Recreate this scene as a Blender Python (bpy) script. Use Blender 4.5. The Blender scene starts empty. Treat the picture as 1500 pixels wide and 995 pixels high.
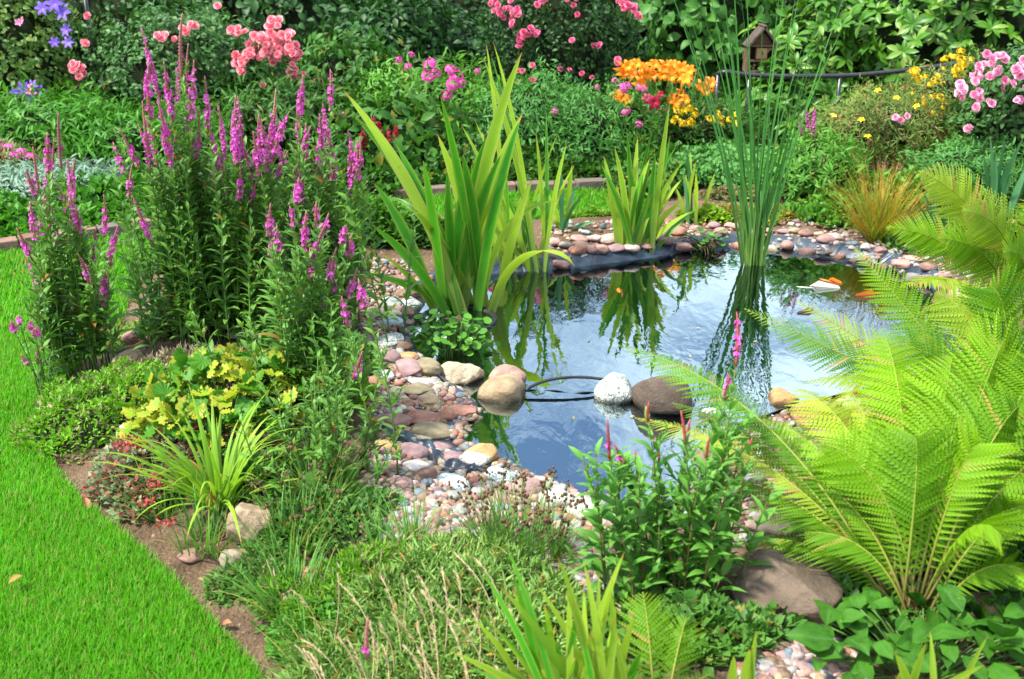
import bpy, bmesh, math, random
import numpy as np
from mathutils import Vector, Matrix

S = bpy.context.scene
COL = S.collection
rnd = random.Random(7)
rg = np.random.default_rng(11)
R = math.radians

# ------------------------------------------------------------------ camera
FPX, PITCH, EYE = 1472.0, R(22.0), 1.6
cam_d = bpy.data.cameras.new('camera')
cam = bpy.data.objects.new('camera', cam_d)
COL.objects.link(cam)
S.camera = cam
cam.location = (0, 0, EYE)
cam.rotation_euler = (math.pi / 2 - PITCH, 0, 0)
cam_d.sensor_width = 36.0
cam_d.lens = 36.0 * FPX / 1500.0
cam_d.clip_start, cam_d.clip_end = 0.05, 500.0
cam_d.dof.use_dof = True
cam_d.dof.focus_distance = 3.7
cam_d.dof.aperture_fstop = 4.5

# ------------------------------------------------------------------ sky, sun, exposure
SUN_EL, SUN_AZ = 56.0, -112.0       # degrees; azimuth from +Y towards +X
world = bpy.data.worlds.new('World')
S.world = world
world.use_nodes = True
wn, wl = world.node_tree.nodes, world.node_tree.links
wn.clear()
w_out = wn.new('ShaderNodeOutputWorld')
w_bg = wn.new('ShaderNodeBackground')
w_bg.inputs['Strength'].default_value = 0.115
w_sky = wn.new('ShaderNodeTexSky')
w_sky.sky_type = 'NISHITA'
w_sky.sun_disc = False
w_sky.sun_elevation = R(SUN_EL)
w_sky.sun_rotation = R(SUN_AZ)
w_sky.ozone_density = 2.2
w_sky.air_density = 1.1
w_sky.dust_density = 0.2
w_tc = wn.new('ShaderNodeTexCoord')
w_map = wn.new('ShaderNodeMapping')
w_map.inputs['Scale'].default_value = (1.6, 1.6, 3.4)
w_noise = wn.new('ShaderNodeTexNoise')
w_noise.inputs['Scale'].default_value = 1.7
w_noise.inputs['Detail'].default_value = 7.0
w_noise.inputs['Roughness'].default_value = 0.55
w_ramp = wn.new('ShaderNodeValToRGB')
w_ramp.color_ramp.elements[0].position = 0.42
w_ramp.color_ramp.elements[1].position = 0.66
w_mix = wn.new('ShaderNodeMix')
w_mix.data_type = 'RGBA'
w_mix.inputs['B'].default_value = (12.0, 13.0, 13.8, 1)     # cloud radiance
wl.new(w_tc.outputs['Generated'], w_map.inputs['Vector'])
wl.new(w_map.outputs['Vector'], w_noise.inputs['Vector'])
wl.new(w_noise.outputs['Fac'], w_ramp.inputs['Fac'])
wl.new(w_ramp.outputs['Color'], w_mix.inputs['Factor'])
wl.new(w_sky.outputs['Color'], w_mix.inputs['A'])
wl.new(w_mix.outputs['Result'], w_bg.inputs['Color'])
wl.new(w_bg.outputs['Background'], w_out.inputs['Surface'])

sun_d = bpy.data.lights.new('sun', 'SUN')
sun_d.energy = 4.0
sun_d.angle = R(5.0)
sun_d.color = (1.0, 0.95, 0.86)
sun = bpy.data.objects.new('sun', sun_d)
COL.objects.link(sun)
sun.location = (-4, 2, 8)
_d = Vector((math.sin(R(SUN_AZ)) * math.cos(R(SUN_EL)), math.cos(R(SUN_AZ)) * math.cos(R(SUN_EL)), math.sin(R(SUN_EL))))
sun.rotation_euler = _d.to_track_quat('Z', 'Y').to_euler()

S.view_settings.view_transform = 'Standard'
S.view_settings.look = 'None'
S.view_settings.gamma = 1.0
S.view_settings.use_curve_mapping = False
S.view_settings.exposure = 1.42
S.render.engine = 'CYCLES'
S.cycles.use_denoising = True
S.cycles.max_bounces = 7
S.cycles.diffuse_bounces = 4
S.cycles.glossy_bounces = 3
S.cycles.transmission_bounces = 4
S.cycles.transparent_max_bounces = 8
S.cycles.caustics_reflective = False
S.cycles.caustics_refractive = False

# ------------------------------------------------------------------ pixel <-> world (1500 x 995 photo pixels)
cP, sP = math.cos(PITCH), math.sin(PITCH)

def ray(u, v):
    a, b = (u - 750.0) / FPX, (497.5 - v) / FPX
    return np.array((a, cP + b * sP, -sP + b * cP))

def G0(u, v, z=0.0):
    d = ray(u, v)
    t = (z - EYE) / d[2]
    return np.array((0, 0, EYE)) + d * t

def P3(u, v, Y):
    d = ray(u, v)
    return np.array((0, 0, EYE)) + d * (Y / d[1])

def depth_of(p):
    return p[1] * cP + (EYE - p[2]) * sP

def px2m(px, p):
    return px * depth_of(p) / FPX

# ------------------------------------------------------------------ polygons and terrain
def seg_sd(P, poly):
    """signed distance of points P (n,2) to polygon (m,2); negative inside"""
    P = np.atleast_2d(P)
    A, B = poly, np.roll(poly, -1, axis=0)
    out = np.full(len(P), 1e9)
    ins = np.zeros(len(P), bool)
    for a, b in zip(A, B):
        e = b - a
        w = P - a
        t = np.clip((w @ e) / max(e @ e, 1e-12), 0, 1)
        out = np.minimum(out, ((w - t[:, None] * e) ** 2).sum(1))
        c = ((a[1] <= P[:, 1]) & (P[:, 1] < b[1])) | ((b[1] <= P[:, 1]) & (P[:, 1] < a[1]))
        with np.errstate(divide='ignore', invalid='ignore'):
            xi = a[0] + (P[:, 1] - a[1]) / (b[1] - a[1] if b[1] != a[1] else 1e-12) * e[0]
        ins ^= c & (P[:, 0] < xi)
    d = np.sqrt(out)
    return np.where(ins, -d, d)

def chaikin(p, n=2):
    for _ in range(n):
        q = np.roll(p, -1, axis=0)
        p = np.stack([p * .75 + q * .25, p * .25 + q * .75], 1).reshape(-1, 2)
    return p

POND_PX = [(795, 396), (905, 384), (985, 372), (1060, 357), (1160, 365), (1245, 377), (1310, 392), (1370, 420), (1412, 462), (1425, 500),
           (1385, 545), (1290, 572), (1215, 590), (1120, 612), (1060, 640), (1030, 680), (1008, 725), (950, 748), (890, 748), (840, 732), (775, 708),
           (728, 690), (690, 672), (655, 655), (650, 635), (690, 606), (700, 590), (655, 560), (622, 530), (600, 500), (612, 455), (640, 415), (700, 402)]
POND = chaikin(np.array([G0(u, v)[:2] for u, v in POND_PX]), 2)
LAWN_PX = [(-700, 1300), (520, 1300), (430, 1060), (372, 985), (328, 938), (268, 870), (200, 805), (130, 750), (88, 708), (64, 660), (70, 600),
           (100, 545), (165, 500), (190, 440), (215, 400), (300, 365), (430, 345), (560, 330), (700, 322), (800, 322), (880, 316), (935, 306), (965, 290),
           (955, 279), (880, 274), (760, 276), (620, 282), (400, 306), (190, 336), (0, 362), (-200, 385), (-900, 480), (-1500, 900)]
LAWN = chaikin(np.array([G0(u, v)[:2] for u, v in LAWN_PX]), 2)

GX0, GY0, GST = -7.0, -1.0, .035
_gx, _gy = np.arange(GX0, 7.0, GST), np.arange(GY0, 13.0, GST)
_XX, _YY = np.meshgrid(_gx, _gy)
_seg_exact = seg_sd
SDF = {id(p): _seg_exact(np.stack([_XX.ravel(), _YY.ravel()], 1), p).reshape(_XX.shape) for p in (POND, LAWN)}

def seg_sd(P, poly):
    """as above, read from a fine grid for the pond and the lawn"""
    g = SDF.get(id(poly))
    if g is None:
        return _seg_exact(P, poly)
    P = np.atleast_2d(P)
    fx = np.clip((P[:, 0] - GX0) / GST, 0, g.shape[1] - 1.001)
    fy = np.clip((P[:, 1] - GY0) / GST, 0, g.shape[0] - 1.001)
    i, j = fx.astype(int), fy.astype(int)
    a, b = fx - i, fy - j
    return (g[j, i] * (1 - a) + g[j, i + 1] * a) * (1 - b) + (g[j + 1, i] * (1 - a) + g[j + 1, i + 1] * a) * b

def sstep(a, b, x):
    t = np.clip((x - a) / (b - a), 0, 1)
    return t * t * (3 - 2 * t)

def lumps(x, y, k=1.0):
    return (np.sin(x * 3.1 * k + 1.3) * np.cos(y * 2.7 * k + .4) + .6 * np.sin(x * 7.3 * k - y * 5.1 * k + 2.0) + .4 * np.sin(x * 13 * k + y * 11 * k)) / 2

def terrain(x, y):
    x, y = np.atleast_1d(np.asarray(x, float)), np.atleast_1d(np.asarray(y, float))
    P = np.stack([x, y], 1)
    z = np.zeros(len(P))
    near = (y < 12) & (y > -2) & (np.abs(x) < 8)
    if near.any():
        Q = P[near]
        sp, sl = seg_sd(Q, POND), seg_sd(Q, LAWN)
        gentle = sstep(3.55, 3.15, Q[:, 1]) * sstep(0.62, 0.35, Q[:, 0])
        bed = .11 * sstep(0.02, .45, sl) * sstep(7.5, 6.5, Q[:, 1])
        out = .045 * sstep(0, .05, sp) * (1 - gentle) + gentle * .05 * sstep(0, .45, sp)
        zz = np.minimum(bed, 1) * sstep(.1, .55, sp) + out * (1 - sstep(.1, .55, sp))
        zz += .012 * lumps(Q[:, 0], Q[:, 1], 2.0) * sstep(0, .3, sl) * sstep(0.05, .3, sp)
        zz = np.where(sl < 0, .006 * lumps(Q[:, 0], Q[:, 1], .6), zz)
        slope = 1.3 * (1 - gentle) + .42 * gentle
        ins = -np.minimum(-sp * slope, .42 - .05 * lumps(Q[:, 0], Q[:, 1], 2))
        z[near] = np.where(sp < 0, ins, zz)
    return z

def tz(x, y):
    return float(terrain(x, y)[0])

def G(u, v, dz=0.0):
    """the point of the terrain (raised by dz) that photo pixel u, v looks at"""
    z = dz
    for _ in range(5):
        p = G0(u, v, z)
        z = .4 * z + .6 * (max(tz(p[0], p[1]), -.02) + dz)
    p = G0(u, v, z)
    return p

def ground_at(x, y):
    return np.array((x, y, tz(x, y)))

def base_at(u, Y, v=None):
    """ground point at depth Y under column u"""
    z = 0.0
    for _ in range(3):
        t = Y * cP + (EYE - z) * sP
        x = (u - 750) / FPX * t
        z = tz(x, Y)
    return np.array((x, Y, z))

# ------------------------------------------------------------------ mesh builder
class MB:
    def __init__(self):
        self.V, self.F, self.L, self.M, self.n = [], [], [], [], 0

    def add(self, V, F, lf=None, mat=0):
        V = np.asarray(V, np.float32).reshape(-1, 3)
        if lf is None:
            lf = np.zeros((len(V), 3), np.float32)
        self.V.append(V)
        self.L.append(np.asarray(lf, np.float32).reshape(-1, 3))
        F = np.asarray(F, np.int64)
        self.F.append(F + self.n)
        self.M.append(np.full(len(F), mat, np.int32))
        self.n += len(V)
        return self

    def mesh(self, name, mats, smooth=True):
        me = bpy.data.meshes.new(name)
        V = np.concatenate(self.V)
        me.vertices.add(len(V))
        me.vertices.foreach_set('co', V.ravel())
        tot = np.concatenate([np.full(len(f), f.shape[1], np.int32) for f in self.F])
        idx = np.concatenate([f.ravel() for f in self.F]).astype(np.int32)
        st = np.zeros(len(tot), np.int32)
        st[1:] = np.cumsum(tot)[:-1]
        me.loops.add(len(idx))
        me.loops.foreach_set('vertex_index', idx)
        me.polygons.add(len(tot))
        me.polygons.foreach_set('loop_start', st)
        me.polygons.foreach_set('material_index', np.concatenate(self.M))
        me.polygons.foreach_set('use_smooth', np.full(len(tot), smooth))
        at = me.attributes.new('lf', 'FLOAT_VECTOR', 'POINT')
        at.data.foreach_set('vector', np.concatenate(self.L).ravel())
        for m in (mats if isinstance(mats, (list, tuple)) else [mats]):
            me.materials.append(m)
        me.update(calc_edges=True)
        return me

    def build(self, name, mats, parent=None, smooth=True, loc=None):
        o = bpy.data.objects.new(name, self.mesh(name, mats, smooth))
        COL.objects.link(o)
        if parent is not None:
            o.parent = parent
        if loc is not None:
            o.location = Vector(loc)
        return o

def tag(o, label=None, cat=None, group=None, kind=None):
    if label: o['label'] = label
    if cat: o['category'] = cat
    if group: o['group'] = group
    if kind: o['kind'] = kind
    return o

def thing(name, label, cat, loc, group=None):
    o = bpy.data.objects.new(name, None)
    COL.objects.link(o)
    o.location = Vector([float(c) for c in loc])
    o.empty_display_size = .05
    return tag(o, label, cat, group)

def dup(o, parent=None, loc=(0, 0, 0), rot=None, scale=1.0):
    c = o.copy()
    COL.objects.link(c)
    c.parent = parent
    c.location = Vector([float(q) for q in loc])
    if rot is not None:
        c.rotation_euler = rot
    c.scale = (scale,) * 3 if np.isscalar(scale) else scale
    return c

def copy_tree(o, parent=None):
    c = o.copy()
    COL.objects.link(c)
    c.parent = parent
    for ch in list(o.children):
        copy_tree(ch, c)
    return c

# ------------------------------------------------------------------ vector helpers
def nrm(a):
    return a / np.maximum(np.linalg.norm(a, axis=-1, keepdims=True), 1e-9)

def runit(n, zmin=-1.0):
    z = rg.uniform(zmin, 1, n)
    a = rg.uniform(0, 2 * np.pi, n)
    s = np.sqrt(1 - z * z)
    return np.stack([s * np.cos(a), s * np.sin(a), z], 1)

def frames(axis, nor):
    """(N,3,3) matrices with columns side, axis, normal"""
    axis = nrm(axis)
    nor = nor - axis * (axis * nor).sum(-1, keepdims=True)
    bad = np.linalg.norm(nor, axis=-1) < 1e-4
    nor[bad] = np.cross(axis[bad], np.array((.3, .5, .8)))
    nor = nrm(nor)
    side = np.cross(axis, nor)
    return np.stack([side, axis, nor], -1)

def inst(mb, T, pos, M, S_, mat=0, r=None):
    """instances of template T = (V, F, lf) at pos with frames M and scales S_"""
    V, F, L = T
    n, k = len(pos), len(V)
    if n == 0:
        return
    S_ = np.broadcast_to(np.asarray(S_, float), (n,)) if np.ndim(S_) < 2 else S_
    W = V[None] * (S_[:, None, None] if S_.ndim == 1 else S_[:, None, :])
    W = np.einsum('nij,nkj->nki', M, W) + pos[:, None]
    lf = np.broadcast_to(L[None], (n, k, 3)).copy()
    lf[:, :, 0] = (rg.random(n) if r is None else r)[:, None]
    FF = (F[None] + (np.arange(n) * k)[:, None, None]).reshape(-1, F.shape[1])
    mb.add(W.reshape(-1, 3), FF, lf.reshape(-1, 3), mat)

def T_leaf(w=.3, n=5, fold=.25, droop=.15, peak=.45, ruffle=0):
    s = np.linspace(0, 1, n)
    ww = w * .5 * np.sin(np.pi * s ** (math.log(.5) / math.log(peak))) ** .8
    ww[0] = w * .04
    ww[-1] = .0
    z = -droop * s * s + .06 * np.sin(s * 3)
    V, L = [], []
    for i in range(n):
        rz = ruffle * math.sin(i * 2.4)
        V += [(-ww[i], s[i], z[i] + fold * ww[i] + rz), (0, s[i], z[i]), (ww[i], s[i], z[i] + fold * ww[i] - rz)]
        L += [(0, s[i], 1), (0, s[i], 0), (0, s[i], 1)]
    F = []
    for i in range(n - 1):
        a = 3 * i
        F += [(a, a + 1, a + 4, a + 3), (a + 1, a + 2, a + 5, a + 4)]
    return np.array(V), np.array(F), np.array(L, float)

T_MINI = (np.array([(0, 0, 0), (.2, .5, .06), (0, 1, -.1), (-.2, .5, .06)]), np.array([(0, 1, 2), (0, 2, 3)]), np.array([(0, 0, 0), (0, .5, 1), (0, 1, 0), (0, .5, 1)], float))
T_MINI_W = (T_MINI[0] * np.array((1.7, 1, 1)), T_MINI[1], T_MINI[2])
T_NEEDLE = (T_MINI[0] * np.array((.42, 1, 1)), T_MINI[1], T_MINI[2])
T_LANCE = T_leaf(.22, 4, .35, .18, .4)
T_LANCE_W = T_leaf(.30, 5, .35, .22, .4)
T_LANCE_N = T_leaf(.15, 4, .35, .22, .4)
T_OVAL = T_leaf(.52, 4, .3, .15, .45)
T_RHODO = T_leaf(.34, 5, .28, .2, .55)
T_BROAD = T_leaf(.62, 6, .3, .22, .45, .012)

def T_disc(n=9, lobes=0, depth=.0, cup=.15, notch=True):
    """rounded leaf on its stalk point: fan; lobed when lobes > 0"""
    a = np.linspace(-math.pi * (.88 if notch else .98), math.pi * (.88 if notch else .98), n) + math.pi / 2
    rr = .5 * (1 - depth * (.5 - .5 * np.cos((a - math.pi / 2) * lobes))) if lobes else np.full(n, .5)
    V = [(0, .12, -.04)]
    L = [(0, 0, 0)]
    for i in range(n):
        V.append((rr[i] * math.cos(a[i]), .35 + rr[i] * math.sin(a[i]), cup * (.5 + .5 * math.sin(i * 2.2)) * rr[i] * 1.6))
        L.append((0, .6 + .4 * rr[i], 1))
    F = [(0, i + 1, i + 2) for i in range(n - 1)]
    return np.array(V), np.array(F), np.array(L, float)

T_ROUND = T_disc(9, 0, 0, .1)
T_LOBED = T_disc(33, 8, .20, .22)

# ------------------------------------------------------------------ ribbons, tubes
def ribbon(mb, pts, W, side, fold=.25, mat=0, r=None, cross=3):
    """strap leaves: pts (N,k,3) centre lines, W (N,k) full widths, side (N,3) or (N,k,3)"""
    N, k, _ = pts.shape
    if side.ndim == 2:
        side = np.repeat(side[:, None], k, 1)
    tan = nrm(np.gradient(pts, axis=1))
    side = nrm(side - tan * (side * tan).sum(-1, keepdims=True))
    nor = np.cross(side, tan)
    h = W[..., None] * .5
    s = np.linspace(0, 1, k)
    r = rg.random(N) if r is None else r
    if cross == 3:
        V = np.stack([pts - side * h + nor * h * fold, pts, pts + side * h + nor * h * fold], 2)
        ac = np.array((1., 0, 1.))
    else:
        V = np.stack([pts - side * h, pts + side * h], 2)
        ac = np.array((1., 1.))
    c = len(ac)
    lf = np.zeros((N, k, c, 3))
    lf[..., 0] = r[:, None, None]
    lf[..., 1] = s[None, :, None]
    lf[..., 2] = ac
    base = (np.arange(N) * k * c)[:, None, None] + (np.arange(k - 1) * c)[None, :, None] + np.arange(c - 1)[None, None]
    F = np.stack([base, base + 1, base + c + 1, base + c], -1).reshape(-1, 4)
    mb.add(V.reshape(-1, 3), F, lf.reshape(-1, 3), mat)

def arcs(base, az, lean, curve, L, k=8, p=1.6):
    """centre lines (N,k,3) that start at lean from the vertical and bend by curve"""
    base = np.atleast_2d(base)
    N = len(az)
    s = np.linspace(0, 1, k)
    th = lean[:, None] + curve[:, None] * s[None] ** p
    d = np.stack([np.sin(th) * np.cos(az)[:, None], np.sin(th) * np.sin(az)[:, None], np.cos(th)], -1)
    step = d * (L / (k - 1))[:, None, None]
    pts = np.zeros((N, k, 3))
    pts[:, 1:] = np.cumsum((step[:, :-1] + step[:, 1:]) / 2, 1)
    return pts + base[:, None]

def blade_w(k, kind='strap'):
    s = np.linspace(0, 1, k)
    if kind == 'strap':
        return np.clip((.62 + .5 * np.sin(np.pi * np.minimum(s * .9 + .05, 1))) * (1 - s ** 5), 0, 1) * (1 - .3 * s)
    if kind == 'iris':
        return np.clip((.75 + .3 * s) * np.clip((1 - s) * 2.6, 0, 1) ** .75, 0, 1)
    return (1 - s ** 1.6) * .98 + .02

def side_of(az, tw=0):
    a = az + math.pi / 2 + tw
    return np.stack([np.cos(a), np.sin(a), np.zeros_like(a)], 1)

def tube(mb, pts, rad, sides=6, mat=0, r=.5, cap=True):
    pts = np.asarray(pts, float)
    k = len(pts)
    rad = np.broadcast_to(np.asarray(rad, float), (k,))
    tan = nrm(np.gradient(pts, axis=0))
    ref = np.array((0, 0, 1.)) if abs(tan[:, 2]).mean() < .8 else np.array((1., 0, 0))
    x = nrm(np.cross(tan, ref))
    y = np.cross(tan, x)
    a = np.arange(sides) * 2 * np.pi / sides
    V = pts[:, None] + rad[:, None, None] * (np.cos(a)[None, :, None] * x[:, None] + np.sin(a)[None, :, None] * y[:, None])
    i = np.arange(k - 1)[:, None] * sides
    j = np.arange(sides)[None]
    F = np.stack([i + j, i + (j + 1) % sides, i + sides + (j + 1) % sides, i + sides + j], -1).reshape(-1, 4)
    lf = np.zeros((k, sides, 3))
    lf[..., 0] = r
    lf[..., 1] = np.linspace(0, 1, k)[:, None]
    n0 = mb.n
    mb.add(V.reshape(-1, 3), F, lf.reshape(-1, 3), mat)
    if cap:
        ends = np.array([pts[0], pts[-1]])
        tri = [(sides * k, (q + 1) % sides, q) for q in range(sides)] + [(sides * k + 1, (k - 1) * sides + q, (k - 1) * sides + (q + 1) % sides) for q in range(sides)]
        mb.V.append(ends.astype(np.float32))
        mb.L.append(np.zeros((2, 3), np.float32) + .5)
        mb.F.append(np.array(tri, np.int64) + n0)
        mb.M.append(np.full(len(tri), mat, np.int32))
        mb.n += 2

def bez(p0, p1, p2, n=8):
    t = np.linspace(0, 1, n)[:, None]
    return (1 - t) ** 2 * np.asarray(p0) + 2 * t * (1 - t) * np.asarray(p1) + t * t * np.asarray(p2)

def box(mb, c, size, mat=0, rz=0.0, bev=.0):
    """box with slightly chamfered vertical edges"""
    x, y, z = np.asarray(size) / 2
    b = bev or min(x, y) * .06
    ring = np.array([(-x + b, -y), (x - b, -y), (x, -y + b), (x, y - b), (x - b, y), (-x + b, y), (-x, y - b), (-x, -y + b)])
    ca, sa = math.cos(rz), math.sin(rz)
    ring = np.stack([ring[:, 0] * ca - ring[:, 1] * sa, ring[:, 0] * sa + ring[:, 1] * ca], 1)
    V = np.concatenate([np.c_[ring, np.full(8, -z)], np.c_[ring, np.full(8, z - b * .6)], np.c_[ring * .97, np.full(8, z)]]) + np.asarray(c)
    F = []
    for l in (0, 8):
        F += [(l + i, l + (i + 1) % 8, l + 8 + (i + 1) % 8, l + 8 + i) for i in range(8)]
    mb.add(V, F, None, mat)
    n0 = mb.n - 24
    for l, o in ((0, -1), (16, 1)):
        q = [n0 + l + i for i in range(8)][::o]
        mb.F.append(np.array([q], np.int64))
        mb.M.append(np.full(1, mat, np.int32))

# ------------------------------------------------------------------ materials
class NT:
    def __init__(self, name):
        self.m = bpy.data.materials.new(name)
        self.m.use_nodes = True
        self.t = self.m.node_tree
        self.t.nodes.clear()
        self.out = self.t.nodes.new('ShaderNodeOutputMaterial')

    def n(self, typ, **kw):
        nd = self.t.nodes.new('ShaderNode' + typ)
        for k, v in kw.items():
            if k.startswith('i_'):
                key = k[2:].replace('_', ' ')
                sk = nd.inputs.get(key)
                if sk is None:
                    sk = nd.inputs[int(key)]
                self.put(sk, v)
            else:
                setattr(nd, k, v)
        return nd

    def put(self, sk, v):
        if isinstance(v, bpy.types.NodeSocket):
            self.t.links.new(v, sk)
        elif isinstance(v, tuple) and len(v) == 3 and sk.type == 'RGBA':
            sk.default_value = (*v, 1)
        else:
            sk.default_value = v

    def mix(self, f, a, b, mode='MIX'):
        nd = self.t.nodes.new('ShaderNodeMix')
        nd.data_type = 'RGBA'
        nd.blend_type = mode
        self.put(nd.inputs['Factor'], f)
        self.put(nd.inputs['A'], a)
        self.put(nd.inputs['B'], b)
        return nd.outputs['Result']

    def math(self, op, a, b=0.0, c=0.0):
        nd = self.t.nodes.new('ShaderNodeMath')
        nd.operation = op
        self.put(nd.inputs[0], a)
        self.put(nd.inputs[1], b)
        if op == 'MULTIPLY_ADD':
            self.put(nd.inputs[2], c)
        return nd.outputs[0]

    def step(self, x, a, b):
        nd = self.t.nodes.new('ShaderNodeMapRange')
        nd.interpolation_type = 'SMOOTHSTEP'
        self.put(nd.inputs['Value'], x)
        nd.inputs['From Min'].default_value = a
        nd.inputs['From Max'].default_value = b
        return nd.outputs['Result']

    def ramp(self, f, stops, const=False):
        nd = self.t.nodes.new('ShaderNodeValToRGB')
        cr = nd.color_ramp
        cr.interpolation = 'CONSTANT' if const else 'LINEAR'
        while len(cr.elements) < len(stops):
            cr.elements.new(.5)
        for e, (p, c) in zip(cr.elements, stops):
            e.position = p
            e.color = (*c, 1)
        self.put(nd.inputs['Fac'], f)
        return nd.outputs['Color']

    def noise(self, scale, detail=4, rough=.5, vec=None, dist=0.0):
        nd = self.n('TexNoise')
        nd.inputs['Scale'].default_value = scale
        nd.inputs['Detail'].default_value = detail
        nd.inputs['Roughness'].default_value = rough
        nd.inputs['Distortion'].default_value = dist
        self.put(nd.inputs['Vector'], vec if vec is not None else self.n('TexCoord').outputs['Object'])
        return nd.outputs['Fac']

    def bump(self, h, strength=.3, dist=.01):
        nd = self.n('Bump')
        nd.inputs['Strength'].default_value = strength
        nd.inputs['Distance'].default_value = dist
        self.put(nd.inputs['Height'], h)
        return nd.outputs['Normal']

    def principled(self, col, rough=.5, spec=.5, normal=None, metal=0.0):
        nd = self.n('BsdfPrincipled')
        self.put(nd.inputs['Base Color'], col)
        self.put(nd.inputs['Roughness'], rough)
        nd.inputs['Specular IOR Level'].default_value = spec
        nd.inputs['Metallic'].default_value = metal
        if normal is not None:
            self.put(nd.inputs['Normal'], normal)
        return nd.outputs['BSDF']

    def done(self, sh):
        self.t.links.new(sh, self.out.inputs['Surface'])
        return self.m

def lf_nodes(t):
    sep = t.n('SeparateXYZ')
    t.put(sep.inputs[0], t.n('Attribute', attribute_name='lf').outputs['Vector'])
    return sep.outputs[0], sep.outputs[1], sep.outputs[2]

def leafmat(name, dark, light, tip=None, tip_at=(.8, 1.0), edge=None, odd=None, odd_p=.05, trans=.35, rough=.48, spec=.25, vein=None, spots=None, base=None, streak=0.0):
    t = NT(name)
    r, g, b = lf_nodes(t)
    c = t.mix(r, dark, light)
    big = t.noise(2.3, 3, .6)
    c = t.mix(t.step(big, .35, .7), c, t.mix(.5, c, tuple(min(1, q * 1.45) for q in light)))
    if edge is not None:
        c = t.mix(t.step(b, .35, 1.0), c, edge)
    if base is not None:
        c = t.mix(t.step(g, .35, .0), c, base)
    if vein is not None:
        c = t.mix(t.step(b, .22, .0), c, vein)
    if streak:
        c = t.mix(t.math('MULTIPLY', t.step(t.math('SINE', t.math('MULTIPLY', b, 21.0)), .2, 1.0), streak), c, t.mix(1.0, c, (.55, .62, .5), 'MULTIPLY'))
        c = t.mix(t.step(t.noise(26, 4, .7), .62, .72), c, t.mix(.5, c, (.22, .17, .05)))
    if tip is not None:
        c = t.mix(t.step(g, *tip_at), c, tip)
    if odd is not None:
        rr = t.math('FRACT', t.math('MULTIPLY', r, 37.7))
        c = t.mix(t.step(rr, odd_p + .02, odd_p - .02), c, odd)
    if spots is not None:
        c = t.mix(t.step(t.noise(85, 2), .68, .74), c, spots)
    p = t.principled(c, rough, spec)
    tr = t.n('BsdfTranslucent')
    t.put(tr.inputs['Color'], t.mix(1.0, c, (1.25, 1.2, .7), 'MULTIPLY'))
    mx = t.n('MixShader')
    mx.inputs[0].default_value = trans
    t.t.links.new(p, mx.inputs[1])
    t.t.links.new(tr.outputs[0], mx.inputs[2])
    return t.done(mx.outputs[0])

def petalmat(name, a, b, centre=None, edge=None, trans=.3):
    t = NT(name)
    r, g, bb = lf_nodes(t)
    c = t.mix(r, a, b)
    if edge is not None:
        c = t.mix(t.step(g, .5, 1.0), c, edge)
    oi = t.n('ObjectInfo').outputs['Random']
    c = t.mix(t.step(oi, .30, .0), c, t.mix(.6, c, tuple(q * .72 for q in a)))
    c = t.mix(t.step(oi, .82, .98), c, t.mix(.5, c, tuple(min(1, q * .8 + .12) for q in b)))
    if centre is not None:
        c = t.mix(t.step(g, .4, .05), c, centre)
    p = t.principled(c, .55, .25)
    tr = t.n('BsdfTranslucent')
    t.put(tr.inputs['Color'], c)
    mx = t.n('MixShader')
    mx.inputs[0].default_value = trans
    t.t.links.new(p, mx.inputs[1])
    t.t.links.new(tr.outputs[0], mx.inputs[2])
    return t.done(mx.outputs[0])

def plainmat(name, a, b, scale=20, rough=.6, spec=.4, bump=.2, bdist=.004, metal=0.0):
    t = NT(name)
    nz = t.noise(scale, 5, .6)
    c = t.mix(t.step(nz, .3, .7), a, b)
    return t.done(t.principled(c, rough, spec, t.bump(t.noise(scale * 3, 4), bump, bdist), metal))
# ------------------------------------------------------------------ ground, lawn, pond
def axis_coords(a, b, step, far0, far1):
    c = list(np.arange(a, b + 1e-6, step))
    s, lo = step, a
    while lo > far0:
        s *= 1.35
        lo -= s
        c.insert(0, max(lo, far0))
    s, hi = step, b
    while hi < far1:
        s *= 1.35
        hi += s
        c.append(min(hi, far1))
    return np.array(c)

def soil_mat():
    t = NT('soil')
    a = t.noise(4, 6, .65)
    c = t.ramp(a, [(.25, (.055, .034, .02)), (.5, (.13, .085, .05)), (.75, (.2, .14, .09))])
    c = t.mix(t.step(t.noise(60, 3), .6, .75), c, (.27, .2, .14))
    return t.done(t.principled(c, .95, .15, t.bump(t.math('ADD', t.noise(22, 6, .7), t.noise(90, 3)), .9, .02)))

M_soil = soil_mat()
xs, ys = axis_coords(-3.2, 3.4, .045, -160, 160), axis_coords(1.2, 8.0, .045, -40, 260)
XX, YY = np.meshgrid(xs, ys)
ZZ = terrain(XX.ravel(), YY.ravel())
sdp = np.full(ZZ.shape, 9.0)
m_ = (np.abs(XX.ravel()) < 6) & (YY.ravel() < 10)
sdp[m_] = seg_sd(np.stack([XX.ravel()[m_], YY.ravel()[m_]], 1), POND)
Zg = ZZ - .02 * (sdp < .03)
nx, ny = len(xs), len(ys)
i_, j_ = np.meshgrid(np.arange(nx - 1), np.arange(ny - 1))
q = (j_ * nx + i_).ravel()
mb = MB()
mb.add(np.stack([XX.ravel(), YY.ravel(), Zg], 1), np.stack([q, q + 1, q + nx + 1, q + nx], 1))
tag(mb.build('ground', M_soil), kind='structure', label='bare brown garden soil under the beds')

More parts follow.
